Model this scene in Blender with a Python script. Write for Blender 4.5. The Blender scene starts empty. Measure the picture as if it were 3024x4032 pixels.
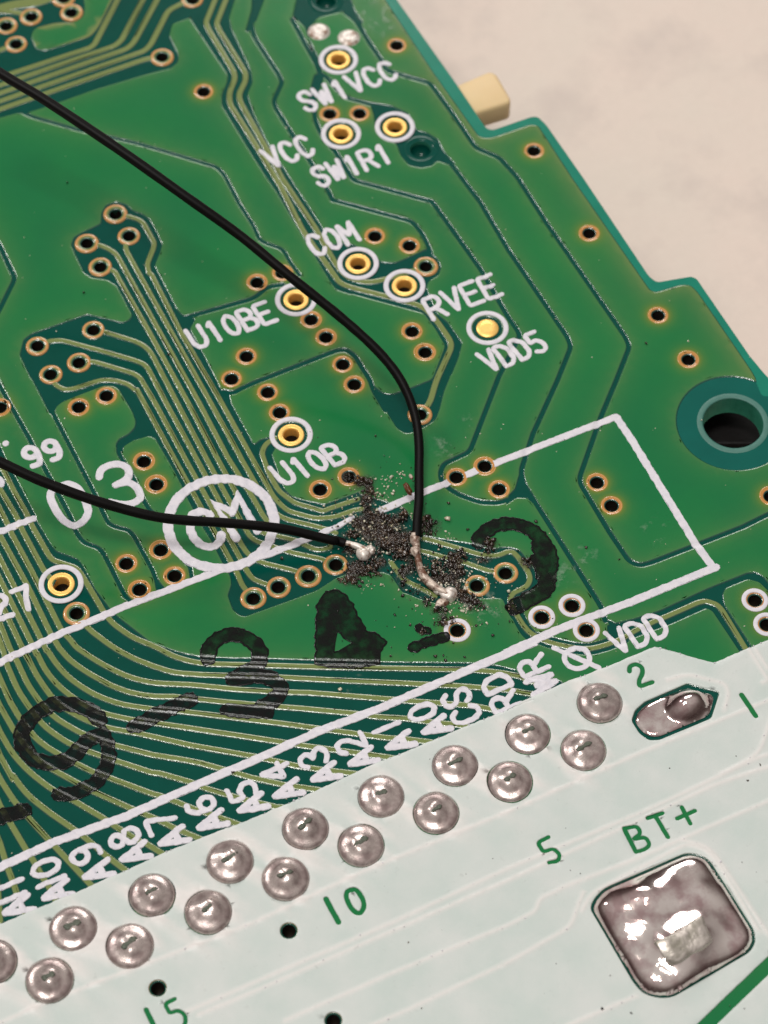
# Close-up of a green printed circuit board with two black wires soldered to it.
# Units: 1 Blender unit = 1 mm.  Board top (bare laminate) is the plane z = 0, X runs along the pin rows.
import bpy, bmesh, math, random
import numpy as np
from mathutils import Vector, Matrix, noise, kdtree
from mathutils.geometry import delaunay_2d_cdt

random.seed(7); rng = np.random.default_rng(7)
scene = bpy.context.scene
COL = scene.collection

# ------------------------------------------------------------------ camera
CAM = np.array([-26.65994, -37.70272, 84.87458])
RIGHT = np.array([0.9035736, -0.4284318, -0.0009735])
DOWN = np.array([-0.3620047, -0.7622577, -0.5365778])
FWD = np.array([0.2291449, 0.48519, -0.8438503])
FPX = 10165.26                                   # focal length in photo pixels (photo 3024 x 4032)
cd = bpy.data.cameras.new('camera'); cam = bpy.data.objects.new('camera', cd); COL.objects.link(cam)
cam.matrix_world = Matrix(((RIGHT[0], -DOWN[0], -FWD[0], CAM[0]), (RIGHT[1], -DOWN[1], -FWD[1], CAM[1]),
                           (RIGHT[2], -DOWN[2], -FWD[2], CAM[2]), (0, 0, 0, 1)))
cd.sensor_fit = 'VERTICAL'; cd.sensor_height = 24.0; cd.lens = 24.0 * FPX / 4032
cd.clip_start = 1.0; cd.clip_end = 5000.0
cd.dof.use_dof = True; cd.dof.focus_distance = 97.5; cd.dof.aperture_fstop = 0.070
scene.camera = cam

# ------------------------------------------------------------------ world: a plain warm room, ceiling lighter than walls
world = bpy.data.worlds.new('World'); scene.world = world; world.use_nodes = True
wn = world.node_tree; wn.nodes.clear()
wo = wn.nodes.new('ShaderNodeOutputWorld'); wb = wn.nodes.new('ShaderNodeBackground')
tc = wn.nodes.new('ShaderNodeTexCoord'); sx = wn.nodes.new('ShaderNodeSeparateXYZ'); wr = wn.nodes.new('ShaderNodeValToRGB')
wn.links.new(tc.outputs['Generated'], sx.inputs[0]); wn.links.new(sx.outputs['Z'], wr.inputs[0])
wn.links.new(wr.outputs[0], wb.inputs[0]); wn.links.new(wb.outputs[0], wo.inputs[0])
els = wr.color_ramp.elements
els[0].position = 0.0; els[0].color = (0.075, 0.048, 0.045, 1)
els[1].position = 1.0; els[1].color = (0.98, 0.93, 0.89, 1)
e = els.new(0.35); e.color = (0.25, 0.205, 0.19, 1)
e = els.new(0.75); e.color = (0.80, 0.74, 0.70, 1)
wb.inputs[1].default_value = 0.50

def area_light(name, direction, dist, size, power, col):
    d = Vector(direction).normalized()
    ld = bpy.data.lights.new(name, 'AREA'); ld.shape = 'DISK'; ld.size = size; ld.energy = power; ld.color = col
    o = bpy.data.objects.new(name, ld); COL.objects.link(o)
    o.location = d * dist + Vector((0, -12, 0)); o.rotation_euler = (-d).to_track_quat('-Z', 'Y').to_euler()
    return o
area_light('ceiling_lamp', (-0.20, -0.08, 1.0), 620, 120, 1.62e6, (1.0, 0.985, 0.96))
area_light('far_lamp', (0.40, 0.86, 0.60), 700, 230, 1.15e6, (1.0, 0.975, 0.945))
area_light('far_lamp', (-0.34, 0.70, 0.72), 680, 110, 1.1e6, (1.0, 0.97, 0.94))
for d_ in ((-0.02, -0.22, 1), (-0.36, 0.06, 1), (-0.10, 0.18, 1), (-0.42, -0.20, 1), (0.10, 0.02, 1)):
    area_light('bulb', d_, 640, 26, 0.9e5, (1.0, 0.93, 0.84))
vs = scene.view_settings
vs.view_transform = 'Standard'; vs.look = 'None'; vs.exposure = 0.0; vs.gamma = 1.0

# ------------------------------------------------------------------ surveying: photo points to the board plane
TILES = {}
for i, k in enumerate('ABC DEF GHI JKL MNO QRS'.split()):
    y = (0, 700, 1400, 2100, 2800, 3300)[i]
    for c, x, s in ((k[0], 0, 1.659), (k[1], 1000, 1.659), (k[2], 2000, 1.62)):
        TILES[c] = (x, y, s)
for c, x, y in (('a', 400, 1300), ('b', 0, 1500), ('c', 0, 2000), ('d', 700, 1800), ('e', 1250, 1800), ('f', 1650, 2000),
                ('g', 0, 2550), ('h', 0, 3050), ('i', 500, 2400), ('j', 1000, 2450), ('k', 1500, 2450), ('l', 2424, 2200),
                ('m', 2000, 2300), ('n', 400, 1850), ('o', 500, 2850), ('p', 1000, 2700)):
    TILES[c] = (x, y, 2.765)
TILES['X'] = (0, 0, 1.0)                         # plain photo pixels
TILES['V'] = (0, 0, 1659 / 3024)                 # overview
TILES['u'] = (2250, 3300, 1659 / 774); TILES['t'] = (2300, 2600, 1659 / 700); TILES['s'] = (1700, 200, 1659 / 500)

def board(px, py, z=0.0):
    d = RIGHT * ((px - 1512) / FPX) + DOWN * ((py - 2016) / FPX) + FWD
    q = CAM + d * ((z - CAM[2]) / d[2])
    return q
def P(spec, z=0.0):
    """'E 10,20 30,40 F 5,6' -> list of board points (mm)"""
    out = []; t = None
    for w in spec.split():
        if ',' in w:
            x, y = w.split(','); x0, y0, s = TILES[t]
            q = board(x0 + float(x) / s, y0 + float(y) / s, z); out.append((q[0], q[1]))
        else:
            t = w
    return out

# ------------------------------------------------------------------ plane geometry helpers
def densify(poly, step, closed=True):
    out = []; n = len(poly)
    for i in range(n if closed else n - 1):
        a = poly[i]; b = poly[(i + 1) % n]
        L = math.hypot(b[0] - a[0], b[1] - a[1]); k = max(1, int(math.ceil(L / step)))
        for j in range(k):
            out.append((a[0] + (b[0] - a[0]) * j / k, a[1] + (b[1] - a[1]) * j / k))
    if not closed: out.append(poly[-1])
    return out
def fillet(pts, rad, closed=False):
    n = len(pts); out = []
    for i in range(n):
        if not closed and i in (0, n - 1): out.append(pts[i]); continue
        a = Vector(pts[i - 1]); b = Vector(pts[i]); c = Vector(pts[(i + 1) % n])
        u = a - b; v = c - b; lu = u.length; lv = v.length
        if lu < 1e-6 or lv < 1e-6: continue
        ang = math.pi - u.angle(v)
        if ang < 0.12: out.append(tuple(b)); continue
        d = min(rad, 0.45 * lu, 0.45 * lv)
        p0 = b + u / lu * d; p1 = b + v / lv * d
        k = 5 if ang > 0.5 else 3
        for j in range(k + 1):
            t = j / k; out.append(tuple(p0 * (1 - t) ** 2 + b * 2 * t * (1 - t) + p1 * t * t))
    return out
def smooth(pts, k=5, closed=False):
    n = len(pts); P_ = [Vector(p) for p in pts]; out = []
    rngi = range(n) if closed else range(n - 1)
    for i in rngi:
        if closed: p0, p1, p2, p3 = P_[i - 1], P_[i], P_[(i + 1) % n], P_[(i + 2) % n]
        else: p0, p1, p2, p3 = P_[max(i - 1, 0)], P_[i], P_[i + 1], P_[min(i + 2, n - 1)]
        for j in range(k):
            t = j / k
            q = 0.5 * ((2 * p1) + (p2 - p0) * t + (2 * p0 - 5 * p1 + 4 * p2 - p3) * t * t + (3 * p1 - p0 - 3 * p2 + p3) * t ** 3)
            out.append(tuple(q))
    if not closed: out.append(tuple(P_[-1]))
    return out
def stroke(pts, w, cap=4):
    """outline polygon of a stroke with round ends"""
    p = [Vector(q[:2]) for q in pts]
    p = [q for i, q in enumerate(p) if i == 0 or (q - p[i - 1]).length > 1e-4]
    if len(p) < 2: return circle(p[0].x, p[0].y, w / 2, 12)
    L = []; R = []; n = len(p); h = w / 2
    for i in range(n):
        d0 = (p[i] - p[i - 1]).normalized() if i else None
        d1 = (p[i + 1] - p[i]).normalized() if i < n - 1 else None
        if d0 is None: d0 = d1
        if d1 is None: d1 = d0
        m = (d0 + d1)
        m = m.normalized() if m.length > 1e-3 else d0
        nv = Vector((-m.y, m.x)); c = max(0.55, nv.dot(Vector((-d0.y, d0.x))))
        L.append(p[i] + nv * (h / c)); R.append(p[i] - nv * (h / c))
    def capf(c, frm, sgn):
        a0 = math.atan2(frm.y - c.y, frm.x - c.x)
        return [c + Vector((math.cos(a0 - math.pi * j / cap), math.sin(a0 - math.pi * j / cap))) * h for j in range(1, cap)]
    poly = L + capf(p[-1], L[-1], 1) + R[::-1] + capf(p[0], R[0], 1)
    return [(q.x, q.y) for q in poly]
def circle(x, y, r, n=24, ph=0.0):
    return [(x + r * math.cos(ph + 2 * math.pi * i / n), y + r * math.sin(ph + 2 * math.pi * i / n)) for i in range(n)]
def rough(poly, amp, step=0.12, f=6.0):
    q = densify(poly, step)
    return [(x + amp * noise.noise((x * f, y * f, 1.7)), y + amp * noise.noise((x * f, y * f, 9.1))) for x, y in q]
def inside(poly, pts):
    """non-zero winding test, vectorised"""
    a = np.asarray(poly); res = np.zeros(len(pts), int)
    mn = a.min(0); mx = a.max(0)
    sel = np.where((pts[:, 0] > mn[0]) & (pts[:, 0] < mx[0]) & (pts[:, 1] > mn[1]) & (pts[:, 1] < mx[1]))[0]
    out = np.zeros(len(pts), bool)
    if len(sel) == 0: return out
    q = pts[sel]; w = np.zeros(len(sel), int)
    for (x0, y0), (x1, y1) in zip(a, np.roll(a, -1, 0)):
        up = (y0 <= q[:, 1]) & (y1 > q[:, 1]); dn = (y0 > q[:, 1]) & (y1 <= q[:, 1])
        cr = (x1 - x0) * (q[:, 1] - y0) - (q[:, 0] - x0) * (y1 - y0)
        w += (up & (cr > 0)).astype(int) - (dn & (cr < 0)).astype(int)
    out[sel] = w != 0
    return out
def triangulate(polys, extra=()):
    vs_ = []; es = []
    for pl in polys:
        b = len(vs_); n = len(pl)
        vs_ += [Vector((q[0], q[1])) for q in pl]
        es += [(b + i, b + (i + 1) % n) for i in range(n)]
    vs_ += [Vector((q[0], q[1])) for q in extra]
    r = delaunay_2d_cdt(vs_, es, [], 0, 1e-5, False)
    V = np.array([(v.x, v.y) for v in r[0]]); T = np.array([f for f in r[2] if len(f) == 3], int)
    A = V[T]; cr = np.cross(A[:, 1] - A[:, 0], A[:, 2] - A[:, 0])
    T = np.where((cr < 0)[:, None], T[:, ::-1], T); T = T[np.abs(cr) > 1e-9]
    return V, T, V[T].mean(1)

# ------------------------------------------------------------------ object helpers
def link(o, parent=None):
    COL.objects.link(o)
    if parent: o.parent = parent
    return o
def tag(o, label=None, cat=None, group=None, kind=None):
    for k, v in (('label', label), ('category', cat), ('group', group), ('kind', kind)):
        if v: o[k] = v
    return o
def empty(name, loc=(0, 0, 0)):
    o = bpy.data.objects.new(name, None); o.empty_display_size = 1; o.location = loc; return link(o)
def mesh_obj(name, verts, faces, mats, parent=None, shade=True, attrs=None, normals=None, mat_idx=None):
    me = bpy.data.meshes.new(name); me.from_pydata([tuple(v) for v in verts], [], [tuple(f) for f in faces]); me.update()
    for m in (mats if isinstance(mats, (list, tuple)) else [mats]): me.materials.append(m)
    if shade: me.polygons.foreach_set('use_smooth', [True] * len(me.polygons))
    if mat_idx is not None: me.polygons.foreach_set('material_index', [int(i) for i in mat_idx])
    for k, v in (attrs or {}).items():
        a = me.attributes.new(k, 'FLOAT', 'POINT'); a.data.foreach_set('value', np.asarray(v, np.float32))
    if normals is not None: me.normals_split_custom_set_from_vertices([tuple(n) for n in normals])
    o = bpy.data.objects.new(name, me); return link(o, parent)
def boundary(T):
    """directed boundary edges of a triangle set"""
    s = {}
    for t in T:
        for a, b in ((t[0], t[1]), (t[1], t[2]), (t[2], t[0])): s[(a, b)] = True
    return [e_ for e_ in s if (e_[1], e_[0]) not in s]
def slab(V, T, rings, zfun=None):
    """flat sheet with a rounded rim. rings = [(outward offset, z, tilt)], first one is the top edge."""
    idx = np.unique(T); mp = -np.ones(len(V), int); mp[idx] = np.arange(len(idx))
    T2 = mp[T]; v2 = V[idx]
    be = boundary(T2.tolist()); nv = np.zeros((len(v2), 2))
    for a, b in be:
        d = v2[b] - v2[a]; l = math.hypot(*d) or 1; q = np.array((d[1], -d[0])) / l
        nv[a] += q; nv[b] += q
    ln = np.linalg.norm(nv, axis=1); bi = np.where(ln > 1e-6)[0]
    nn = np.zeros_like(nv); nn[bi] = nv[bi] / ln[bi][:, None]
    z0 = np.full(len(v2), rings[0][1])
    if zfun is not None: z0 = z0 + zfun(v2)
    xy = v2 + nn * rings[0][0]
    verts = np.column_stack([xy, z0]); norm = np.tile((0., 0., 1.), (len(v2), 1)); lip = np.zeros(len(v2)); src = list(range(len(v2)))
    if zfun is not None:
        pa, pb, pc = verts[T2[:, 0]], verts[T2[:, 1]], verts[T2[:, 2]]; fn = np.cross(pb - pa, pc - pa); norm = np.zeros((len(v2), 3))
        for k_ in range(3): np.add.at(norm, T2[:, k_], fn)
        norm /= np.linalg.norm(norm, axis=1)[:, None] + 1e-12
    faces = T2.tolist(); prev = {i: i for i in bi}
    allv = [verts]; alln = [norm]; cnt = len(v2); lips = [lip]; srcs = [np.arange(len(v2))]
    dz = z0 - rings[0][1]
    for off, z, tl in rings[1:]:
        cur = {i: cnt + k for k, i in enumerate(bi)}
        allv.append(np.column_stack([v2[bi] + nn[bi] * off, np.full(len(bi), z) + (dz[bi] if z > 0 else 0)]))
        alln.append(np.column_stack([nn[bi] * tl, np.full(len(bi), math.sqrt(max(0.02, 1 - tl * tl)))]))
        lips.append(np.full(len(bi), len(lips) / (len(rings) - 1))); srcs.append(idx[bi] * 0 + bi)
        for a, b in be: faces.append((prev[a], cur[a], cur[b], prev[b])) if a in cur and b in cur else None
        prev = cur; cnt += len(bi)
    return np.vstack(allv), faces, np.vstack(alln), np.concatenate(lips), idx[np.concatenate(srcs)]
def lathe(profile, n=28, cap=False):
    v = []; f = []
    for r, z in profile:
        for i in range(n):
            a = 2 * math.pi * i / n; v.append((r * math.cos(a), r * math.sin(a), z))
    for k in range(len(profile) - 1):
        for i in range(n):
            j = (i + 1) % n; f.append((k * n + i, (k + 1) * n + i, (k + 1) * n + j, k * n + j))
    if cap: f.append(tuple(range((len(profile) - 1) * n, len(profile) * n)))
    return v, f
def tube(path, radii, n=12, cap=True):
    p = [Vector(q) for q in path]; v = []; f = []; up = Vector((0, 0, 1))
    for i, q in enumerate(p):
        d = (p[min(i + 1, len(p) - 1)] - p[max(i - 1, 0)]).normalized()
        s = d.cross(up)
        s = s.normalized() if s.length > 1e-3 else Vector((1, 0, 0))
        t = s.cross(d)
        for k in range(n):
            a = 2 * math.pi * k / n; v.append(q + (s * math.cos(a) + t * math.sin(a)) * radii[i])
    for i in range(len(p) - 1):
        for k in range(n):
            j = (k + 1) % n; f.append((i * n + k, i * n + j, (i + 1) * n + j, (i + 1) * n + k))
    if cap: f.append(tuple(range(n))[::-1]); f.append(tuple(range((len(p) - 1) * n, len(p) * n)))
    return v, f

# ------------------------------------------------------------------ materials
def lin(r, g, b):
    f = lambda c: (c / 255 / 12.92) if c / 255 <= 0.04045 else ((c / 255 + 0.055) / 1.055) ** 2.4
    return (f(r), f(g), f(b), 1)
class M:
    def __init__(s, name, base=(0.5, 0.5, 0.5, 1), rough=0.4, metal=0.0, spec=0.5):
        s.m = bpy.data.materials.new(name); s.m.use_nodes = True; s.t = s.m.node_tree
        s.b = s.t.nodes['Principled BSDF']; s.out = s.t.nodes['Material Output']
        s.b.inputs['Base Color'].default_value = base; s.b.inputs['Roughness'].default_value = rough
        s.b.inputs['Metallic'].default_value = metal; s.b.inputs['Specular IOR Level'].default_value = spec
    def n(s, t, **kw):
        q = s.t.nodes.new(t)
        for k, v in kw.items():
            if k in q.inputs: q.inputs[k].default_value = v
            else: setattr(q, k, v)
        return q
    def l(s, a, b): s.t.links.new(a, b)
    def coord(s): return s.n('ShaderNodeTexCoord').outputs['Object']
    def noise(s, scale, detail=3.0, rough=0.55):
        q = s.n('ShaderNodeTexNoise'); q.inputs['Scale'].default_value = scale; q.inputs['Detail'].default_value = detail
        q.inputs['Roughness'].default_value = rough; s.l(s.coord(), q.inputs['Vector']); return q.outputs['Fac']
    def ramp(s, fac, stops):
        q = s.n('ShaderNodeValToRGB'); e_ = q.color_ramp.elements
        e_[0].position, e_[0].color = stops[0]; e_[1].position, e_[1].color = stops[-1]
        for p_, c in stops[1:-1]: k = e_.new(p_); k.color = c
        s.l(fac, q.inputs[0]); return q.outputs[0]
    def mix(s, fac, a, b, mode='MIX'):
        q = s.n('ShaderNodeMix', data_type='RGBA', blend_type=mode)
        for v, i in ((fac, 0), (a, 6), (b, 7)):
            if isinstance(v, (int, float, tuple)): q.inputs[i].default_value = v
            else: s.l(v, q.inputs[i])
        return q.outputs[2]
    def math(s, op, a, b=0.0, c=0.0):
        q = s.n('ShaderNodeMath', operation=op)
        for i, v in enumerate((a, b, c)):
            if isinstance(v, (int, float)): q.inputs[i].default_value = v
            else: s.l(v, q.inputs[i])
        return q.outputs[0]
    def attr(s, name):
        q = s.n('ShaderNodeAttribute', attribute_name=name); return q.outputs['Fac']
    def bump(s, h, strength, dist=0.02):
        q = s.n('ShaderNodeBump'); q.inputs['Distance'].default_value = dist
        if isinstance(strength, (int, float)): q.inputs['Strength'].default_value = strength
        else: s.l(strength, q.inputs['Strength'])
        s.l(h, q.inputs['Height']); s.l(q.outputs[0], s.b.inputs['Normal']); return q
    def color(s, c): s.l(c, s.b.inputs['Base Color'])
    def rough(s, r): s.l(r, s.b.inputs['Roughness'])

# solder mask over copper: thick mask is green, thin mask (edges, round the vias) shows the copper under it
mk = M('solder_mask_on_copper', rough=0.30, spec=0.34)
big = mk.noise(0.16, 2); fine = mk.noise(2.2, 4)
g1 = mk.mix(mk.math('MULTIPLY_ADD', big, 1.6, -0.3), (0.0030, 0.130, 0.043, 1), (0.0095, 0.178, 0.042, 1))
g1 = mk.mix(mk.math('MULTIPLY', fine, 0.25), g1, (0.004, 0.100, 0.038, 1))
g2 = mk.mix(mk.math('MULTIPLY', mk.attr('thin'), 1.0), g1, (0.180, 0.215, 0.070, 1))
hl = mk.attr('halo')
g3 = mk.mix(mk.ramp(hl, [(0.0, (0, 0, 0, 1)), (0.5, (0.52, 0.52, 0.52, 1)), (1.0, (1, 1, 1, 1))]), g2, mk.ramp(hl, [(0.0, (0.10, 0.19, 0.030, 1)), (0.6, (0.17, 0.19, 0.024, 1)), (0.9, (0.33, 0.19, 0.030, 1)), (1.0, (0.50, 0.22, 0.06, 1))]))
g4 = mk.mix(mk.ramp(mk.attr('lip'), [(0.42, (0, 0, 0, 1)), (0.72, (1, 1, 1, 1))]), g3, (0.0010, 0.058, 0.042, 1))
mk.color(g4); mk.l(mk.math('MULTIPLY_ADD', mk.attr('lip'), 0.66, 0.34), mk.b.inputs['Specular IOR Level'])
mk.bump(mk.noise(14.0, 2), mk.math('MULTIPLY_ADD', mk.attr('lip'), 0.55, 0.035), 0.03)
mk.rough(mk.math('MULTIPLY_ADD', mk.noise(0.5, 3), 0.08, 0.10))

lam = M('solder_mask_on_laminate', rough=0.13, spec=0.18)
lam.color(lam.mix(lam.noise(1.1, 3), (0.0006, 0.0500, 0.0350, 1), (0.0012, 0.0660, 0.0490, 1)))
lam.bump(lam.noise(9.0, 3), 0.05, 0.02)
mar = M('bare_margin_painted_glow', rough=0.18, spec=0.3)
mar.color(mar.mix(mar.noise(0.9, 3), (0.004, 0.150, 0.098, 1), (0.010, 0.220, 0.145, 1)))  # brighter teal paints in light coming through laminate without back copper
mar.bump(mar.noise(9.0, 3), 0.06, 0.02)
rng_ = M('clear_ring_painted_glow', rough=0.16, spec=0.25)
rng_.color(rng_.mix(rng_.noise(0.45, 3), (0.0015, 0.070, 0.056, 1), (0.003, 0.120, 0.092, 1)))  # light passing through the laminate is put into this lifted teal
cut = M('cut_laminate_edge', (0.02, 0.22, 0.13, 1), 0.55)
cut.color(cut.mix(cut.noise(3.0, 4), (0.012, 0.16, 0.09, 1), (0.05, 0.30, 0.20, 1)))

tan = M('tinned_via_ring', rough=0.18, spec=0.9)
tan.color(tan.mix(tan.noise(6.0, 3), (0.46, 0.215, 0.062, 1), (0.58, 0.30, 0.105, 1)))
tan.bump(tan.noise(12.0, 3), 0.10, 0.02)
bar = M('via_barrel', (0.020, 0.012, 0.007, 1), 0.6)
gold = M('gold_plating', rough=0.40, metal=0.6)
gold.color(gold.mix(gold.noise(8.0, 4), (1.0, 0.56, 0.13, 1), (0.95, 0.66, 0.22, 1)))
gold.bump(gold.noise(25.0, 3), 0.12, 0.01)
silk = M('white_silkscreen_ink', rough=0.42, spec=0.45)
silk.color(silk.mix(silk.ramp(silk.noise(5.0, 5), [(0.38, (0, 0, 0, 1)), (0.7, (1, 1, 1, 1))]), (0.665, 0.635, 0.675, 1), (0.575, 0.56, 0.615, 1)))
silk.bump(silk.noise(9.0, 4), 0.30, 0.03)
wht = M('white_legend_coat', rough=0.36, spec=0.45)
wc = wht.mix(wht.ramp(wht.noise(0.55, 4), [(0.35, (0, 0, 0, 1)), (0.68, (1, 1, 1, 1))]), (0.500, 0.560, 0.530, 1), (0.570, 0.598, 0.575, 1))
wc = wht.mix(wht.attr('ridge'), wc, (0.69, 0.655, 0.63, 1))
wc = wht.mix(wht.ramp(wht.noise(3.3, 6, 0.7), [(0.62, (0, 0, 0, 1)), (0.78, (0.55, 0.55, 0.55, 1))]), wc, (0.36, 0.38, 0.36, 1))
wht.color(wc)
wht.bump(wht.math('ADD', wht.noise(7.0, 5), wht.math('MULTIPLY', wht.noise(26.0, 3), 0.5)), 0.30, 0.03)
sol = M('solder', rough=0.2, metal=1.0)
sol.color(sol.mix(sol.ramp(sol.noise(1.1, 4), [(0.42, (0, 0, 0, 1)), (0.62, (1, 1, 1, 1))]), (0.96, 0.87, 0.83, 1), (0.62, 0.45, 0.45, 1)))  # purple-brown patches paint reflections into the solder colour
sol.bump(sol.noise(2.2, 3), 0.10, 0.05)
sol.rough(sol.math('MULTIPLY_ADD', sol.noise(3.0, 4), 0.16, 0.03))
jnt = M('pin_solder', rough=0.3, metal=0.62)
jnt.color(jnt.mix(jnt.ramp(jnt.noise(2.4, 4), [(0.38, (0, 0, 0, 1)), (0.66, (1, 1, 1, 1))]), (0.56, 0.48, 0.45, 1), (0.32, 0.245, 0.235, 1)))
jnt.bump(jnt.noise(4.0, 4), 0.28, 0.05)
jnt.rough(jnt.math('MULTIPLY_ADD', jnt.noise(3.0, 4), 0.30, 0.14))
pin = M('pin_metal', rough=0.5, metal=0.3)
pin.color(pin.mix(pin.noise(7.0, 4), (0.035, 0.048, 0.034, 1), (0.13, 0.14, 0.105, 1)))
pin.bump(pin.noise(12.0, 3), 0.3, 0.03)
G4 = lambda v: (v, v, v, 1)
lug = M('soldered_lug', rough=0.38, metal=0.8)
lug.color(lug.mix(lug.ramp(lug.noise(2.6, 5), [(0.38, G4(0)), (0.62, G4(1))]), (0.36, 0.335, 0.28, 1), (0.66, 0.60, 0.55, 1)))
lug.bump(lug.noise(2.4, 4), 0.4, 0.10)
ins = M('black_wire_insulation', (0.0032, 0.0026, 0.0026, 1), 0.48, spec=0.13)
ins.bump(ins.noise(8.0, 3), 0.12, 0.03)
cop = M('fluxed_tinned_copper', rough=0.42, metal=0.25)
cop.color(cop.mix(cop.ramp(cop.noise(3.6, 4, 0.65), [(0.42, (0, 0, 0, 1)), (0.60, (1, 1, 1, 1))]), (0.60, 0.50, 0.42, 1), (0.13, 0.055, 0.030, 1)))
cop.bump(cop.noise(7.0, 4), 0.5, 0.06)
blob = M('bright_solder_bead', rough=0.40, metal=0.35)
blob.color(blob.mix(blob.ramp(blob.noise(4.0, 4), [(0.50, (0, 0, 0, 1)), (0.66, (1, 1, 1, 1))]), (0.72, 0.66, 0.60, 1), (0.25, 0.15, 0.10, 1)))
blob.bump(blob.noise(5.0, 4), 0.35, 0.05)
char = M('charred_flux_chunks', rough=0.22, spec=0.8)
ro = char.n('ShaderNodeObjectInfo')
char.color(char.ramp(char.noise(2.6, 5, 0.75), [(0.36, (0.006, 0.0038, 0.0027, 1)), (0.55, (0.032, 0.018, 0.011, 1)), (0.62, (0.11, 0.068, 0.040, 1)), (0.71, (0.42, 0.33, 0.22, 1))]))
spk = M('pale_flux_specks', (0.55, 0.50, 0.38, 1), 0.2, spec=0.8)
spk.color(spk.mix(spk.noise(0.9, 2), (0.30, 0.25, 0.09, 1), (0.85, 0.82, 0.72, 1)))
tabm = M('beige_switch_plastic', rough=0.5)
tabm.color(tabm.mix(tabm.noise(1.2, 4), (0.66, 0.48, 0.25, 1), (0.72, 0.54, 0.30, 1)))
tab_b = tabm.b; tab_b.inputs['Subsurface Weight'].default_value = 0.15; tab_b.inputs['Subsurface Radius'].default_value = (1, .6, .3)
tbl = M('pale_stone_tabletop', rough=0.6, spec=0.3)
t1 = tbl.mix(tbl.ramp(tbl.noise(0.10, 5, 0.6), [(0.36, (0, 0, 0, 1)), (0.66, (1, 1, 1, 1))]), (0.700, 0.585, 0.515, 1), (0.665, 0.585, 0.512, 1))
t1 = tbl.mix(tbl.ramp(tbl.noise(0.23, 5, 0.6), [(0.50, (0, 0, 0, 1)), (0.72, (0.75, 0.75, 0.75, 1))]), t1, (0.545, 0.470, 0.425, 1))
t1 = tbl.mix(tbl.math('MULTIPLY', tbl.noise(2.6, 5, 0.7), 0.30), t1, (0.50, 0.42, 0.36, 1))
tbl.color(t1); tbl.bump(tbl.noise(1.5, 4), 0.12, 0.2)

def film(name, col, alpha_stops, scale, rough_=0.25, rim=None, fade=None, spec=0.22):
    m = M(name, col, rough_, spec=spec)
    tr = m.n('ShaderNodeBsdfTransparent'); mx = m.n('ShaderNodeMixShader')
    al = m.ramp(m.noise(scale, 5, 0.65), alpha_stops)
    if rim: al = m.math('MAXIMUM', al, m.ramp(m.attr('rimd'), [(0.0, G(rim)), (0.05, G(rim)), (0.10, G(0.0))]))
    if fade: al = m.math('MULTIPLY', al, m.math('MINIMUM', m.math('DIVIDE', m.attr('rimd'), fade), 1.0))
    m.l(al, mx.inputs[0])
    m.l(tr.outputs[0], mx.inputs[1]); m.l(m.b.outputs[0], mx.inputs[2]); m.l(mx.outputs[0], m.out.inputs[0])
    return m
G = lambda v: (v, v, v, 1)
ink = film('black_marker_ink', (0.0035, 0.0035, 0.0035, 1), [(0.32, G(0.97)), (0.45, G(0.84)), (0.62, G(0.52))], 1.9, 0.17, rim=0.97, spec=0.25)
ink.bump(ink.noise(6.0, 4), 0.35, 0.03)
flx = film('burnt_flux_crust', (0.034, 0.022, 0.017, 1), [(0.32, G(0.45)), (0.52, G(1.0))], 3.4, 0.22, fade=0.42, spec=0.6)
for l_ in list(flx.t.links):
    if l_.to_node.bl_idname == 'ShaderNodeMixShader' and l_.to_socket == l_.to_node.inputs[0]:
        so_, ti_ = l_.from_socket, l_.to_socket; flx.t.links.remove(l_); flx.l(flx.math('MULTIPLY', so_, flx.attr('dens')), ti_); break
flx.color(flx.ramp(flx.noise(5.0, 5, 0.7), [(0.38, (0.010, 0.0055, 0.0035, 1)), (0.58, (0.048, 0.030, 0.020, 1)), (0.72, (0.16, 0.11, 0.072, 1))]))
flx.bump(flx.noise(9.0, 4), 0.8, 0.05)
smr = film('clear_flux_smear', (0.55, 0.62, 0.52, 1), [(0.52, G(0.0)), (0.80, G(0.45))], 2.2, 0.22, fade=0.25)

# ------------------------------------------------------------------ the board: outlines, gaps, traces
H = 0.05                                        # copper + mask height above the laminate
THICK = 1.0
CLIP = P('X -420,-420 3420,-420 3420,4420 -420,4420')
OUT = P('X -400,-400 1281,-400 1563,0 B 1330,560 1480,785 1522,842 1560,850 C 0,797 150,745 190,745 240,790 F 480,0 900,630 950,668 1010,657 1170,630 1205,645 1235,690 I 1540,0 1659,145 X 3400,1790 3400,4400 -400,4400')
OUT = fillet(OUT, 0.45, True)
INNER = P('X 1563,-400 1512,0 B 1170,485 1460,893 1505,908 1560,905 C 0,851 150,800 188,808 F 400,0 900,722 940,737 980,727 1100,690 1160,690 1205,735 1565,1262 I 1565,130 1520,143 1400,135 1659,150 X 3400,1850')
MARGIN = P('X 1240,-400 1512,0') + INNER[2:13]
mp_out = P('X 1281,-400 1563,0 B 1330,560 1480,785 1522,842 1560,850 C 0,797 150,745 190,745 240,790 F 480,0 900,630 950,668 1010,657 1170,630 1205,645 1235,690 I 1540,0 1659,145 X 3400,1790')
mp_in = P('X 1230,-400 1512,0 B 1170,485 1460,893 1505,908 1560,905 C 0,851 150,800 188,808 F 400,0 900,722 940,737 980,727 1100,690 1160,690 1205,735 1565,1262 I 1620,260 X 3040,1560 3400,2040')
MARGIN = fillet(mp_out, 0.45) + [(q[0] + 3 * (k == 0) * 0, q[1]) for k, q in enumerate(fillet(mp_in, 0.4)[::-1])]

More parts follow.
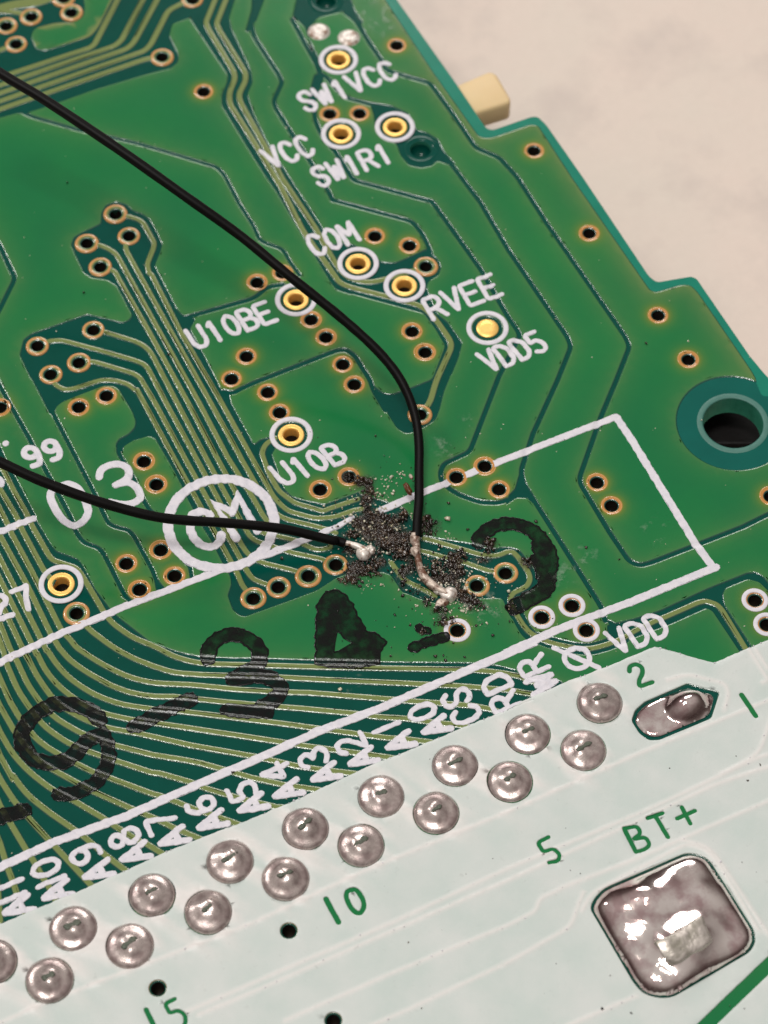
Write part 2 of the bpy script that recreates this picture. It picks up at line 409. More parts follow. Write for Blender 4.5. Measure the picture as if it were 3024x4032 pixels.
gaps = []                                       # recessed bare-laminate areas
def gp(spec, rad=0.12): gaps.append(fillet(P(spec), rad, True))
def gl(spec, w=0.24, rad=0.25, sm=False):
    q = P(spec); q = smooth(q) if sm else fillet(q, rad); gaps.append(stroke(q, w))
cu = []                                         # copper lying in those areas
def tr(spec, w=0.19, sm=False, rad=0.4):
    q = P(spec); q = smooth(q, 6) if sm else fillet(q, rad); cu.append(stroke(q, w))

# upper left field
gp('A -500,800 0,775 110,745 170,745 330,695 610,595 960,490 1120,450 1168,410 1172,370 1145,310 1110,235 1130,160 1240,122 1330,-80 1200,-500 -500,-500')
gp('A 1330,-200 1240,125 1485,490 1480,540 1445,620 1445,690 B 0,1040 80,1165 E 140,90 300,360 500,690 535,735 640,770 660,700 560,600 510,440 440,310 250,20 B 200,1100 90,930 0,740 A 1620,620 1655,540 1645,470 1520,200 1500,120 1600,-200')
cu.append(fillet(P('A 545,-60 560,60 545,120 480,155 370,152 230,190 205,240 240,322 300,330 590,240 640,180 760,-60'), 0.4, True))
tr('A 800,-60 620,290 590,315 0,508 -300,606', 0.21); tr('A 965,-60 795,265 750,303 0,560 -300,660', 0.21)
tr('A 1060,-60 875,280 830,322 0,612 -300,716', 0.21); tr('A 1258,0 1180,30 1100,70 985,295 945,335 0,664 -300,770', 0.21)
tr('A 1058,375 960,385 0,716 -300,818', 0.21)
tr('A 205,112 100,78 -200,70', 0.21); tr('A -200,150 0,55 120,28 260,15 420,-60', 0.45); tr('A 105,290 0,330 -150,380', 0.21)
tr('A 1430,-60 1345,150 1360,190 1530,475 1535,520 1498,610 1500,680 B 0,930 150,1180 E 170,50 320,350 470,560 560,690 640,720 860,775 1100,840 1190,930 1300,1090 1190,1327 H 1150,310 1085,388', 0.19)
tr('A 1500,-60 1415,155 1430,195 1605,480 1605,530 1560,620 1572,675 B 0,830 130,1060 E 180,0 400,330 530,560 600,650 740,690 880,660 1122,582', 0.19)
gl('A 110,715 200,762 500,848 900,940 1140,1010 1420,1095 1470,1150 1560,1327 D 1659,320 E 40,415 190,470 240,560 300,640', 0.2)
gl('D -200,120 0,450 100,660 0,860 -200,1220', 0.25)
# top middle
gl('B -20,-60 60,-20 0,140 A 1640,150 B 0,240 165,495 185,540 130,660 140,705 250,880 370,1060 480,1240 515,1310 E 515,148 1035,288 1100,370 1140,450 1155,500', 0.24)
gl('A 1659,-80 1659,60 1620,200', 0.24)
gp('B 320,-200 250,105 330,180 345,230 380,330 420,430 440,460 470,450 400,330 360,240 370,180 420,120 520,95 600,75 640,60 600,-200')
gl('B 250,130 330,280 415,430 440,520 B 390,650 400,790 440,880 530,990 620,1130 650,1180 1165,1320 E 1165,160 1480,600 F 0,890 60,975 75,1010 40,1080 E 1600,1300 H 1410,630 1240,710 1218,760 1222,815 1270,870 1340,912 1480,962 1600,965 I 0,920', 0.25)
gl('B 430,480 480,510 545,590 600,640 755,682', 0.24); gl('B 410,500 380,610 370,700', 0.3)
gl('B 600,85 670,140 760,290 830,390 870,465 1150,545 1300,750 1450,970 1600,1030 F 60,0 245,290 750,1020 775,1080 690,1296 I 590,400 458,775 462,820 650,1134 L 772,180 840,208 910,190 1180,85 1500,-40 I 1659,1015 1900,930', 0.25)
gl('B 610,-60 640,60 700,150', 0.22)
gp('B 750,665 900,690 1010,740 1065,850 1130,865 1205,910 1245,990 1320,1075 1290,1088 1200,1055 1160,1090 1090,1102 1010,1085 955,1020 925,940 850,920 790,850 780,760')
gl('B 1270,1050 1480,1327 E 1659,470 F 0,460 380,1020 402,1080 I 315,162 160,500 82,740 100,820 400,1296 L 600,480 620,560', 0.25)
gp('I 75,730 40,850 0,890 -15,960 60,912 120,915 170,960 140,890 100,800', 0.06)
# test points right of the middle
gp('E 500,440 560,425 640,430 800,520 830,550 920,555 1040,505 1110,470 1140,460 1160,490 1215,545 1228,590 1210,640 1145,680 1130,720 1200,890 1265,940 1365,1080 1340,1180 1290,1300 1165,1310 1245,1100 1180,990 1105,890 535,735 480,640', 0.15)
gl('a 1330,670 1430,690 1520,640 1659,577 E 540,1130 600,1125 655,1160 760,1327 H 780,230 860,360', 0.25)
gp('H 1240,-8 1160,155 1010,215 900,252 850,247 790,200 760,205 880,400 930,480 990,515 1030,510 1110,475 1190,425 1218,350 1245,240 1345,-8', 0.15)
gl('D 1210,915 1659,790 E 90,715 190,700', 0.25)
# via cluster and the eight-trace bundle
gp('D 655,300 660,230 690,180 760,155 830,175 870,215 930,235 980,270 1030,360 1065,440 1050,490 1015,580 1160,860 1200,900 1260,908 1280,930 1245,990 1330,1150 1420,1327 a 1300,640 1400,700 1413,790 1659,1245 H 40,548 110,530 150,600 120,650 200,870 250,920 330,945 460,972 660,900 730,870 e 450,400 640,450 760,490 900,530 960,560 1010,640 1130,860 1300,830 f 194,277 580,390 720,432 840,440 900,425 1010,430 1100,460 1150,520 1240,640 1310,760 1290,840 1230,900 1120,960 1090,1000 1110,1130 1200,1330 1310,1385 1300,1460 1190,1445 1090,1320 980,1180 905,1000 850,990 600,1000 200,1050 0,1000 e 1000,1505 920,1480 790,1290 700,1260 300,1290 200,1330 K 415,378 250,440 0,530 n 1560,1610 1490,1590 1420,1530 1365,1370 1405,1250 1395,1170 1300,1000 1190,780 1100,640 930,320 870,190 780,10 a 580,1190 520,1160 350,1210 245,1275 235,1340 150,1290 150,1240 190,1180 290,1130 355,1060 365,1000 330,900 180,650 b 1230,65 1130,65 900,150 680,240 620,290 590,370 540,370 350,0 D 190,1300 125,1160 150,1060 200,1020 570,890 800,945 840,930 860,900 760,710 700,672 600,660 545,625 485,500 460,440 480,390 530,360', 0.10)
gl('b 575,350 1060,1290 c 1110,30 1180,170 1250,210 1400,245 1460,310 1659,680 n 600,1220 680,1310', 0.21)
gp('n 560,1180 640,1260 720,1290 760,1330 600,1400 300,1450 200,1380 260,1400 350,1440 480,1400 590,1330', 0.05)
gl('a 190,1235 180,1330 260,1470 n 330,60 450,320 520,440 600,505 760,545 1000,540 1090,570', 0.22)
gl('b -60,-80 0,60 330,650 480,940 640,1240 790,1530 c 820,250 905,380 1080,440 1140,520 1360,960 1440,1040', 0.22)
gl('n 900,1000 960,1050 985,1190', 0.2)
for s in ('D 755,240 850,255 930,285 1010,430 1000,470 960,570 975,625 a 545,-600 870,40 1310,800 1630,1382 d 1040,430 1110,510 1200,590 1500,672 1659,660 e 220,645 400,580 500,565',
          'D 843,382 815,460 a 745,0 1190,800 1510,1382 d 690,20 1000,560 1110,645 1200,685 1470,748 1659,800 e 200,830',
          'D 568,430 660,442 755,490 a 620,0 1065,800 1369,1382 d 820,450 940,660 1030,760 1200,800 1500,860',
          'D 655,585 750,610 775,660 a 505,0 945,800 1250,1382 d 665,450 860,790 950,840 1080,862 1280,905 1400,965 1480,1003 1560,1012 1659,985 e 140,975',
          'D 610,997 700,1012 a 60,30 360,122 450,165 520,225 560,290 825,800 1130,1382 d 545,450 740,790 790,870 860,920 1000,962 1200,1033 1580,1115 e 150,1160',
          'D 245,1100 320,1068 400,1062 a 0,228 340,325 450,365 500,410 705,800 1020,1382 d 435,450 690,950 760,1060 900,1148 1260,1235 K 355,280',
          'D 515,1210 600,1200 a 0,370 350,475 420,520 460,590 585,800 897,1382 d 318,450 770,1270 820,1330 950,1385 K 158,353',
          'D 330,1287 b 600,50 710,100 800,90 1100,-8 1250,-5 1400,40 1470,100 a 385,650 465,800 780,1382 d 198,450 650,1270 700,1400 K -5,428',
          'H 140,540 75,580 50,640 100,780 165,890 d 1190,440 1270,500 1560,585 e 60,590 140,560 440,460',
          'e 1160,890 1260,912 f 330,412 680,515 780,528 880,515 960,478 1020,482 1080,540 1130,620 1190,700 1210,780 1180,850 1110,890 1030,925 990,980 1000,1060 1060,1165 1130,1275 1200,1360 1290,1410 m 330,592 470,645 700,695 880,712 1060,668 1250,595 l 200,790 420,685 560,628 900,478 980,462 1100,500 1160,565 1430,1010 1600,1300',
          'e 1100,1020 1200,1040 f 290,545 520,605 750,688 925,715', 'e 800,1150 850,1220 940,1340 1200,1470 1280,1520'):
    tr(s, 0.162)
# left bus
gp('b -700,-820 0,680 60,830 140,980 400,1480 c 400,130 560,400 620,470 760,520 860,560 910,630 1040,880 1230,1130 1330,1215 1659,1470 i 350,385 500,440 650,482 800,510 1100,525 1500,530 j 600,408 1400,430 k 980,440 1280,470 1480,522 m 130,1000 300,1030 560,1045 620,1085 700,1300 X 2000,3000 1000,3400 0,3800 -400,3950 -400,1500', 0.10)
BUS = ['b -500,-60 30,960 150,1200 290,1450 c 350,200 520,500 570,570 830,655 890,730 1150,1170 1240,1270 1450,1420 i 300,400 500,510 650,555 800,588 1000,598 1659,615 j 700,490 1659,507 k 980,520 1200,540 1330,555 1500,590 m 130,1000 220,1060 400,1080',
       'b -300,600 0,1180 190,1500 c 240,240 480,690 600,830', 'c 840,1150 920,1270 1010,1355 g 1230,0 1450,120 1659,200 i 500,690 800,712 1659,740 j 800,630 1659,668 k 500,680 780,692 1050,712 1400,742 1640,785 m 260,1195 420,1290',
       'b -300,800 80,1560 c 130,290 345,690 500,1000 670,1340 770,1440 g 830,0 1100,180 1400,325 1659,388 i 700,822 1200,872 1659,900 j 600,770 1500,842 k 330,862 620,882 1000,912 1230,955 1400,1020',
       'c -120,80 20,340 300,850 555,1380 630,1500 g 640,0 760,140 950,275 1200,410 1400,490 1659,535 i 500,950 1100,1012 1659,1062 j 500,940 1130,1000 1330,1032 k 280,1052 580,1095 850,1120 1000,1160',
       'c -120,320 440,1420 510,1560 g 515,30 620,190 760,340 1000,505 1300,620 1659,672 i 600,1112 1100,1172 1659,1240 j 500,1132 950,1195 1450,1262 k 240,1272 520,1305 700,1340',
       'c -120,540 330,1450 400,1600 g 405,70 500,260 640,425 850,590 1100,715 1400,782 i 600,1282 1659,1442 j 570,1352 1150,1430 1520,1482 1659,1520',
       'c -120,760 220,1480 300,1640 g 300,110 400,310 560,540 680,650 900,780 1150,875 1500,935 i 700,1482 1400,1605 p 180,812 460,875 720,915 1100,960 1200,980',
       'c -120,960 110,1540 g 190,160 310,420 440,600 600,770 870,930 1150,1040 1659,1170 i 750,1660 o 1050,500 1350,588 1659,655 p 320,1082 690,1135 800,1160',
       'c -120,1180 20,1500 g 80,200 200,480 340,680 480,860 760,1060 1150,1200 1659,1365 o 350,540 700,640 870,710 1250,822 1640,912 p 300,1325 400,1350',
       'g -150,0 0,340 110,590 220,780 400,1000 520,1090 700,1200 1000,1350 1659,1595 o 360,785 530,850 730,930 900,985 1220,1100 1350,1160',
       'g -150,330 0,640 150,900 300,1100 450,1260 700,1400 1000,1560 h 1000,180 1400,360 1590,440 o 300,1030 540,1150 820,1265 950,1340',
       'g -150,580 0,920 130,1150 300,1340 550,1540 h 800,285 1130,480 1260,570 1540,740 o 180,1290 400,1425 500,1500',
       'g -150,820 0,1180 150,1450 h 130,0 300,230 560,430 820,610 940,700 1130,865 1380,1055 1500,1150',
       'h -150,-260 0,50 160,300 300,460 550,735 640,830 880,1085 990,1205 1080,1300', 'h -150,-10 0,340 130,560 290,830 370,950 470,1130 545,1240 620,1400', 'h -150,400 0,750 55,930 100,1060 145,1180 210,1380 260,1500', 'h -220,500 -100,850 -60,1000 -20,1300 0,1600']
for s in BUS: tr(s, 0.175, rad=0.8)
# right hand side, below the outline box
gp('l -100,720 200,650 480,560 1000,320 1430,150 1530,145 1620,200 1700,300 1760,460 1640,345 1560,265 1440,232 1200,330 1172,400 1195,510 1480,945 1600,1200 1500,1260 1330,1000 1050,580 990,548 600,722 350,815 50,930 -100,985', 0.1)
gl('f 1030,1000 1075,1180 1170,1350 1250,1420 m 330,592 470,642 700,700 900,715 1060,670 1250,600', 0.55)
gp('m 1060,380 1120,395 1200,440 1280,430 1280,620 1180,640 1100,600 1130,500', 0.1)
gl('n 985,1000 960,1060', 0.2)

# via positions
VIAS = P('A 1330,602 B 933,300 495,748 690,745 C 165,965 D 1610,1170 1512,1318 E 790,385 1015,447 20,687 185,625 373,930 470,1045 1032,1007 1118,1143 580,1222 F 518,357 957,880 1150,1163 G 0,342 515,340 695,265 940,695 1022,845 H 655,192 90,243 168,375 1322,798 1507,725 1600,877 432,878 620,795 I 567,813 660,960 1675,900 J 825,200 912,370 1050,112 1140,280')
PADS = P('A 40,172 205,112 105,290 465,85 415,-8 1258,0 1058,375 D 755,240 843,382 568,430 655,585 610,997 245,1100 515,1210 330,1287 E 1122,582 H 1085,388 J 500,525 K -5,428 158,353 355,280 535,207 f 628,850 940,715')
RINGED = P('K 1328,637 L 215,540 408,465 500,622 1575,430 1650,585')
TESTS = P('B 552,395 569,880 921,834 E 680,565 983,710 275,800 H 243,522 J 400,335')
FLATPAD = P('E 1525,986')
WHOLES = P('V 624,2012 341,2136 720,2206')
MOUNT = P('I 1436,431')[0]
TENT = P('B 470,5 1088,978')
FILLED = P('B 425,212 620,252')
RV = 0.30
for x, y in TESTS: gaps.append(circle(x, y, 0.66, 28))
for x, y in FLATPAD: gaps.append(circle(x, y, 0.64, 28))
gaps.append(circle(MOUNT[0], MOUNT[1], 2.30, 64))
for x, y in TENT: gaps.append(circle(x, y, 0.62, 24))
for x, y in PADS: cu.append(circle(x, y, 0.44, 20))
holes = [circle(x, y, RV + 0.02, 20) for x, y in VIAS + PADS + RINGED + WHOLES] + [circle(x, y, 0.32, 20) for x, y in TESTS]
holes += [circle(x, y, 0.46, 20) for x, y in TENT]
holes.append(circle(MOUNT[0], MOUNT[1], 1.20, 40))

BTP = fillet(P('u 150,600 180,520 260,430 960,125 1080,135 1170,190 1545,780 1560,880 1510,970 850,1355 720,1360 600,1320 520,1230'), 0.5, True)
_c = Vector((sum(q[0] for q in BTP) / len(BTP), sum(q[1] for q in BTP) / len(BTP)))
BTS = [tuple(_c + (Vector(q) - _c) * (1 - 0.085 / (Vector(q) - _c).length * 1.2)) for q in BTP]
P1P = fillet(P('t 435,570 470,470 560,390 960,215 1270,300 1190,550 700,755 600,755 510,690'), 0.12, True)
P1S = fillet(P('t 470,570 500,490 580,415 960,255 1215,330 1165,520 700,715 610,715 530,660'), 0.25, True)
gaps += [BTP, P1P]
gaps = [densify(g, 0.30) for g in gaps]
MARGIN = densify(MARGIN, 0.35)
shapes = [densify(OUT, 0.6), MARGIN] + gaps + cu + holes
# helper points so the mask tint can vary smoothly
x0, x1, y0, y1 = -31, 27, -17, 46
extra = [(x + 0.1 * math.sin(9 * y), y + 0.1 * math.sin(7 * x)) for x in np.arange(x0, x1, 0.42) for y in np.arange(y0, y1, 0.42)]
for x, y in VIAS + RINGED:
    for r, n in ((0.40, 16), (0.50, 16), (0.64, 16), (0.85, 16), (1.1, 14)): extra += circle(x, y, r, n, r)
ex = np.array(extra); keep = np.ones(len(ex), bool)
extra = [tuple(q) for q in ex[inside(OUT, ex)]]
V, T, C = triangulate(shapes, extra)
in_out = inside(OUT, C); in_hole = np.zeros(len(C), bool); in_gap = np.zeros(len(C), bool); in_cu = np.zeros(len(C), bool)
for h_ in holes: in_hole |= inside(h_, C)
for g in gaps: in_gap |= inside(g, C)
for c_ in cu: in_cu |= inside(c_, C)
in_mar = inside(MARGIN, C)
solid = in_out & ~in_hole
copper = solid & (in_cu | ~(in_gap | in_mar))

root = tag(empty('circuit_board'), 'green printed circuit board with white pin strip, gold test points and burnt solder spot', 'circuit board')

# ---- laminate slab with drilled holes
Ts = T[solid]; be = boundary(Ts.tolist()); nV = len(V)
lv = np.vstack([np.column_stack([V, np.zeros(nV)]), np.column_stack([V, np.full(nV, -THICK)])])
lf = Ts.tolist() + (Ts[:, ::-1] + nV).tolist() + [(b + 0, a + 0, a + nV, b + nV) for a, b in be]
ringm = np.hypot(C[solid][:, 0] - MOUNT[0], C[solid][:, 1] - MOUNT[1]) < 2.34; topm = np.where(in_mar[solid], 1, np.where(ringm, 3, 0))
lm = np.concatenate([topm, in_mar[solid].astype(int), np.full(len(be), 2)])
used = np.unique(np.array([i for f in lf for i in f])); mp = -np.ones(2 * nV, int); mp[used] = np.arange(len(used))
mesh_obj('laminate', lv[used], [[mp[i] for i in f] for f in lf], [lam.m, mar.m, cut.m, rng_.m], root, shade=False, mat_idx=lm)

# ---- copper islands under the mask
Tc = T[copper]
edge = {}
par = list(range(len(Tc)))
def find(a):
    while par[a] != a: par[a] = par[par[a]]; a = par[a]
    return a
for i, t in enumerate(Tc.tolist()):
    for a, b in ((t[0], t[1]), (t[1], t[2]), (t[2], t[0])):
        k = (a, b) if a < b else (b, a)
        if k in edge: par[find(i)] = find(edge[k])
        else: edge[k] = i
comp = np.array([find(i) for i in range(len(Tc))])
A3 = V[Tc]; area = 0.5 * np.abs(np.cross(A3[:, 1] - A3[:, 0], A3[:, 2] - A3[:, 0]))
# distance of each point to the nearest gap edge and the nearest via
gapT = T[solid & ~copper]; gv = np.unique(gapT)
kd = kdtree.KDTree(len(gv))
for i, k in enumerate(gv): kd.insert((V[k, 0], V[k, 1], 0), i)
kd.balance()
kv = kdtree.KDTree(len(VIAS) + len(RINGED))
for i, q in enumerate(VIAS + RINGED): kv.insert((q[0], q[1], 0), i)
kv.balance()
mv = np.unique(T[solid & in_mar]); km = kdtree.KDTree(len(mv))
for i, k in enumerate(mv): km.insert((V[k, 0], V[k, 1], 0), i)
km.balance()
dg = np.zeros(nV); dv = np.zeros(nV); dm = np.zeros(nV)
for k in np.unique(Tc):
    dg[k] = kd.find((V[k, 0], V[k, 1], 0))[2]; dv[k] = kv.find((V[k, 0], V[k, 1], 0))[2]; dm[k] = km.find((V[k, 0], V[k, 1], 0))[2]
cuT = in_cu[copper]; cuV = np.zeros(nV, bool); cuV[np.unique(T[copper & in_cu & in_gap])] = True; island = inside(cu[0], V) if len(cu) else cuV
RIM = [(-0.050, H, 0.0), (-0.018, H - 0.003, 0.15), (0.012, H - 0.011, 0.29), (0.038, H - 0.026, 0.48), (0.068, -0.004, 0.66)]
for c_ in np.unique(comp):
    sel = comp == c_; ar = area[sel].sum()
    if ar < 0.03 or (ar < 0.30 and not in_cu[copper][sel].any()): continue
    vv, ff, nn, lip, src = slab(V, Tc[sel], RIM)
    per = len(boundary(Tc[sel].tolist()))
    narrow = ar < 18.0 and area[sel & cuT].sum() > 0.8 * ar
    d = dg[src]; halo = np.exp(-np.maximum(dv[src] - 0.37, 0) / 0.21)
    thin = 0.15 * np.exp(-d / 0.50) + 0.04 * np.exp(-d / 0.10) + 0.36 * np.exp(-dm[src] / 0.55)
    thin = np.where(cuV[src] & ~island[src], 0.92, thin); halo = np.where(cuV[src], 0, halo)
    mesh_obj('copper_trace' if narrow else 'copper_pour', vv, ff, mk.m, root, attrs={'thin': thin, 'halo': halo, 'lip': lip}, normals=nn)

# ------------------------------------------------------------------ vias, pads
def proto(name, prof_mats, n=28):
    """one mesh from several lathe profiles, each with its own material"""
    vv = []; ff = []; mi = []; mats = []
    for prof, m in prof_mats:
        v, f = lathe(prof, n); b = len(vv); vv += v; ff += [tuple(i + b for i in q) for q in f]
        mi += [len(mats)] * len(f); mats.append(m)
    me = bpy.data.meshes.new(name); me.from_pydata(vv, [], ff); me.update()
    for m in mats: me.materials.append(m)
    me.polygons.foreach_set('material_index', mi); me.polygons.foreach_set('use_smooth', [True] * len(ff))
    return me
def put(name, me, x, y, parent=root, z=0.0, rot=None):
    o = bpy.data.objects.new(name, me); o.location = (x, y, z)
    o.rotation_euler = (0, 0, random.uniform(0, 6.28) if rot is None else rot); return link(o, parent)
barrel = ([(RV - 0.005, H - 0.09), (RV - 0.012, -0.5), (RV - 0.012, -THICK - 0.01), (0.02, -THICK - 0.012)], bar.m)
via_me = proto('via', [([(0.435, H - 0.003), (0.42, H + 0.006), (0.40, H + 0.004), (0.37, H - 0.003), (0.342, H - 0.013), (0.320, H - 0.032), (0.307, H - 0.06), (RV - 0.004, H - 0.12)], tan.m), barrel], 24)
pad_me = proto('via_pad', [([(0.50, -0.004), (0.485, 0.030), (0.46, H), (0.43, H + 0.010), (0.395, H + 0.009), (0.37, H + 0.003), (0.345, H - 0.008), (0.322, H - 0.028), (0.308, H - 0.055), (RV - 0.004, H - 0.11)], tan.m), barrel], 28)
test_me = proto('test_pad', [([(0.525, -0.004), (0.522, 0.035), (0.505, H), (0.47, H + 0.004), (0.36, H + 0.004), (0.325, H - 0.01), (0.305, H - 0.08), (0.30, -0.45)], gold.m), ([(0.30, -0.45), (0.30, -THICK - 0.01), (0.02, -THICK - 0.012)], bar.m)], 32)
ring_me = proto('silkscreen_ring', [([(0.652, H - 0.01), (0.660, H + 0.016), (0.69, H + 0.024), (0.83, H + 0.024), (0.862, H + 0.014), (0.868, H - 0.01)], silk.m)], 40)
hring_me = proto('silkscreen_ring', [([(0.335, H - 0.02), (0.345, H + 0.016), (0.37, H + 0.026), (0.49, H + 0.026), (0.515, H + 0.014), (0.52, H - 0.01)], silk.m)], 28)
flat_me = proto('test_pad', [([(0.46, -0.004), (0.457, 0.035), (0.44, H), (0.2, H + 0.002), (0.005, H + 0.002)], gold.m)], 32)
tent_me = proto('tented_hole', [([(0.78, 0.004), (0.70, 0.026), (0.60, 0.020), (0.535, -0.006), (0.49, -0.06), (0.455, -0.2), (0.45, -0.6), (0.01, -0.62)], lam.m)], 32)
for nm_, me_, ps_ in (('via', via_me, VIAS), ('via_pad', pad_me, PADS)):
    for x, y in ps_:
        o = put(nm_, me_, x + random.uniform(-.015, .015), y + random.uniform(-.015, .015)); k_ = random.uniform(0.95, 1.04); o.scale = (k_, k_ * random.uniform(0.97, 1.03), 1)
for x, y in WHOLES: put('via', proto('via', [([(0.325, H + 0.016), (0.30, H - 0.02), (0.295, H - 0.1)], tan.m), barrel], 24), x, y)
for x, y in RINGED:
    o = put('via', via_me, x, y); put('silkscreen_ring', hring_me, 0, 0, o)
offs = {6: (0.06, 0.03)}
for k, (x, y) in enumerate(TESTS):
    o = put('test_pad', test_me, x, y); put('silkscreen_ring', ring_me, 0, 0, o)
for x, y in FLATPAD:
    o = put('test_pad', flat_me, x, y); o['label'] = 'flat gold test pad without a hole'; put('silkscreen_ring', ring_me, 0, 0, o)
for x, y in TENT: put('tented_hole', tent_me, x, y)
fill_me = proto('solder_filled_via', [([(0.50, H - 0.004), (0.46, H + 0.03), (0.38, H + 0.09), (0.25, H + 0.12), (0.12, H + 0.10), (0.005, H + 0.09)], blob.m)], 24)
for x, y in FILLED: put('solder_filled_via', fill_me, x, y)
# scuffed ring round the mounting hole
clr = M('scuffed_laminate_rim', (0.05, 0.17, 0.14, 1), 0.5)
clr.color(clr.mix(clr.noise(3.0, 4), (0.028, 0.125, 0.098, 1), (0.075, 0.20, 0.165, 1)))
put('mounting_hole_rim', proto('mounting_hole_rim', [([(1.44, 0.003), (1.40, 0.016), (1.26, 0.014), (1.205, 0.002), (1.198, -0.05)], clr.m)], 56), MOUNT[0], MOUNT[1])

# black block added under the board so the mounting hole reads dark
blk_ = M('added_block_black', (0.006, 0.0045, 0.0045, 1), 0.6, spec=0.2); blk_.bump(blk_.noise(3.0, 4), 0.3, 0.1)
def dark_block():
    f_ = Vector((0.43, 0.90)); r_ = Vector((0.90, -0.43)); c0 = Vector(MOUNT); bm = bmesh.new(); a = []; b = []
    for u_, v_ in ((-1.6, 0.62), (1.8, 0.62), (1.8, 3.6), (-1.6, 3.6)):
        q = c0 + r_ * u_ + f_ * v_; a.append(bm.verts.new((q.x, q.y, -2.4))); b.append(bm.verts.new((q.x, q.y, -6.2)))
    bm.faces.new(a); bm.faces.new(b[::-1])
    for i in range(4): bm.faces.new((a[i], b[i], b[(i + 1) % 4], a[(i + 1) % 4]))
    bmesh.ops.recalc_face_normals(bm, faces=bm.faces[:]); bmesh.ops.bevel(bm, geom=bm.edges[:], offset=0.1, segments=2, profile=0.5, affect='EDGES')
    me = bpy.data.meshes.new('added_dark_block'); bm.to_mesh(me); bm.free(); me.materials.append(blk_.m); return me
ho = bpy.data.objects.new('added_dark_block', dark_block()); link(ho, root); ho['label'] = 'black block added under the board to darken the mounting hole'

# ------------------------------------------------------------------ silkscreen
GLY = {
 'S': [[(.95, .8), (.75, 1), (.25, 1), (.05, .8), (.2, .57), (.8, .43), (.95, .2), (.75, 0), (.25, 0), (.05, .2)]],
 'W': [[(0, 1), (.25, 0), (.5, .75), (.75, 0), (1, 1)]], '1': [[(.28, .82), (.5, 1), (.5, 0)]], 'I': [[(.5, 1), (.5, 0)]], 'V': [[(0, 1), (.5, 0), (1, 1)]],
 'C': [[(.95, .8), (.7, 1), (.3, 1), (.05, .75), (.05, .25), (.3, 0), (.7, 0), (.95, .2)]],
 'R': [[(0, 0), (0, 1), (.7, 1), (.95, .85), (.95, .62), (.7, .48), (0, .48)], [(.5, .48), (1, 0)]],
 'O': [[(.5, 1), (.15, .85), (.03, .5), (.15, .15), (.5, 0), (.85, .15), (.97, .5), (.85, .85), (.5, 1)]],
 'M': [[(0, 0), (0, 1), (.5, .35), (1, 1), (1, 0)]], 'E': [[(1, 1), (0, 1), (0, 0), (1, 0)], [(0, .52), (.8, .52)]],
 'D': [[(0, 0), (0, 1), (.55, 1), (.95, .75), (.95, .25), (.55, 0), (0, 0)]],
 '5': [[(.95, 1), (.1, 1), (.05, .55), (.6, .62), (.95, .4), (.9, .12), (.55, 0), (.05, .1)]],
 'U': [[(0, 1), (0, .28), (.25, 0), (.75, 0), (1, .28), (1, 1)]],
 'B': [[(0, 0), (0, 1), (.65, 1), (.92, .85), (.92, .65), (.65, .52), (0, .52)], [(.65, .52), (1, .38), (1, .15), (.7, 0), (0, 0)]],
 '9': [[(.95, .7), (.75, .45), (.3, .45), (.05, .62), (.05, .82), (.3, 1), (.7, 1), (.95, .82), (.95, .3), (.7, 0), (.2, 0)]],
 'A': [[(0, 0), (.5, 1), (1, 0)], [(.2, .35), (.8, .35)]],
 '2': [[(.05, .8), (.25, 1), (.75, 1), (.95, .8), (.85, .55), (.0, 0), (1, 0)]],
 '3': [[(.05, .85), (.3, 1), (.7, 1), (.95, .8), (.85, .6), (.5, .52)], [(.5, .52), (.9, .42), (1, .2), (.7, 0), (.3, 0), (.0, .15)]],
 '4': [[(.72, 0), (.72, 1), (0, .3), (1, .3)]], '7': [[(.0, 1), (1, 1), (.45, 0)]],
 '6': [[(.85, .95), (.5, 1), (.15, .75), (.03, .35), (.25, .03), (.7, 0), (.97, .25), (.8, .52), (.35, .55), (.05, .35)]],
 '8': [[(.5, .54), (.12, .68), (.12, .88), (.4, 1), (.6, 1), (.88, .88), (.88, .68), (.5, .54), (.03, .38), (.03, .15), (.3, 0), (.7, 0), (.97, .15), (.97, .38), (.5, .54)]],
}
GLY['0'] = GLY['O']
def text_strokes(txt, ll, lr, ul, fill=0.74):
    ll, lr, ul = Vector(ll), Vector(lr), Vector(ul); ex_ = (lr - ll) / (len(txt) - (1 - fill)); up = ul - ll; out = []
    for i, ch in enumerate(txt):
        for st in GLY[ch]:
            out.append([tuple(ll + ex_ * (i + x * fill) + up * y) for x, y in st])
    return out
def cover(pts):
    """True where a point lies on copper (raised) and False over bare laminate"""
    pts = np.asarray(pts); g_ = np.zeros(len(pts), bool); c_ = np.zeros(len(pts), bool)
    for q in gaps: g_ |= inside(q, pts)
    for q in cu: c_ |= inside(q, pts)
    return c_ | ~g_
SRIM = [(-0.014, H + 0.030, 0.0), (0.004, H + 0.022, 0.55), (0.018, H - 0.012, 0.9)]
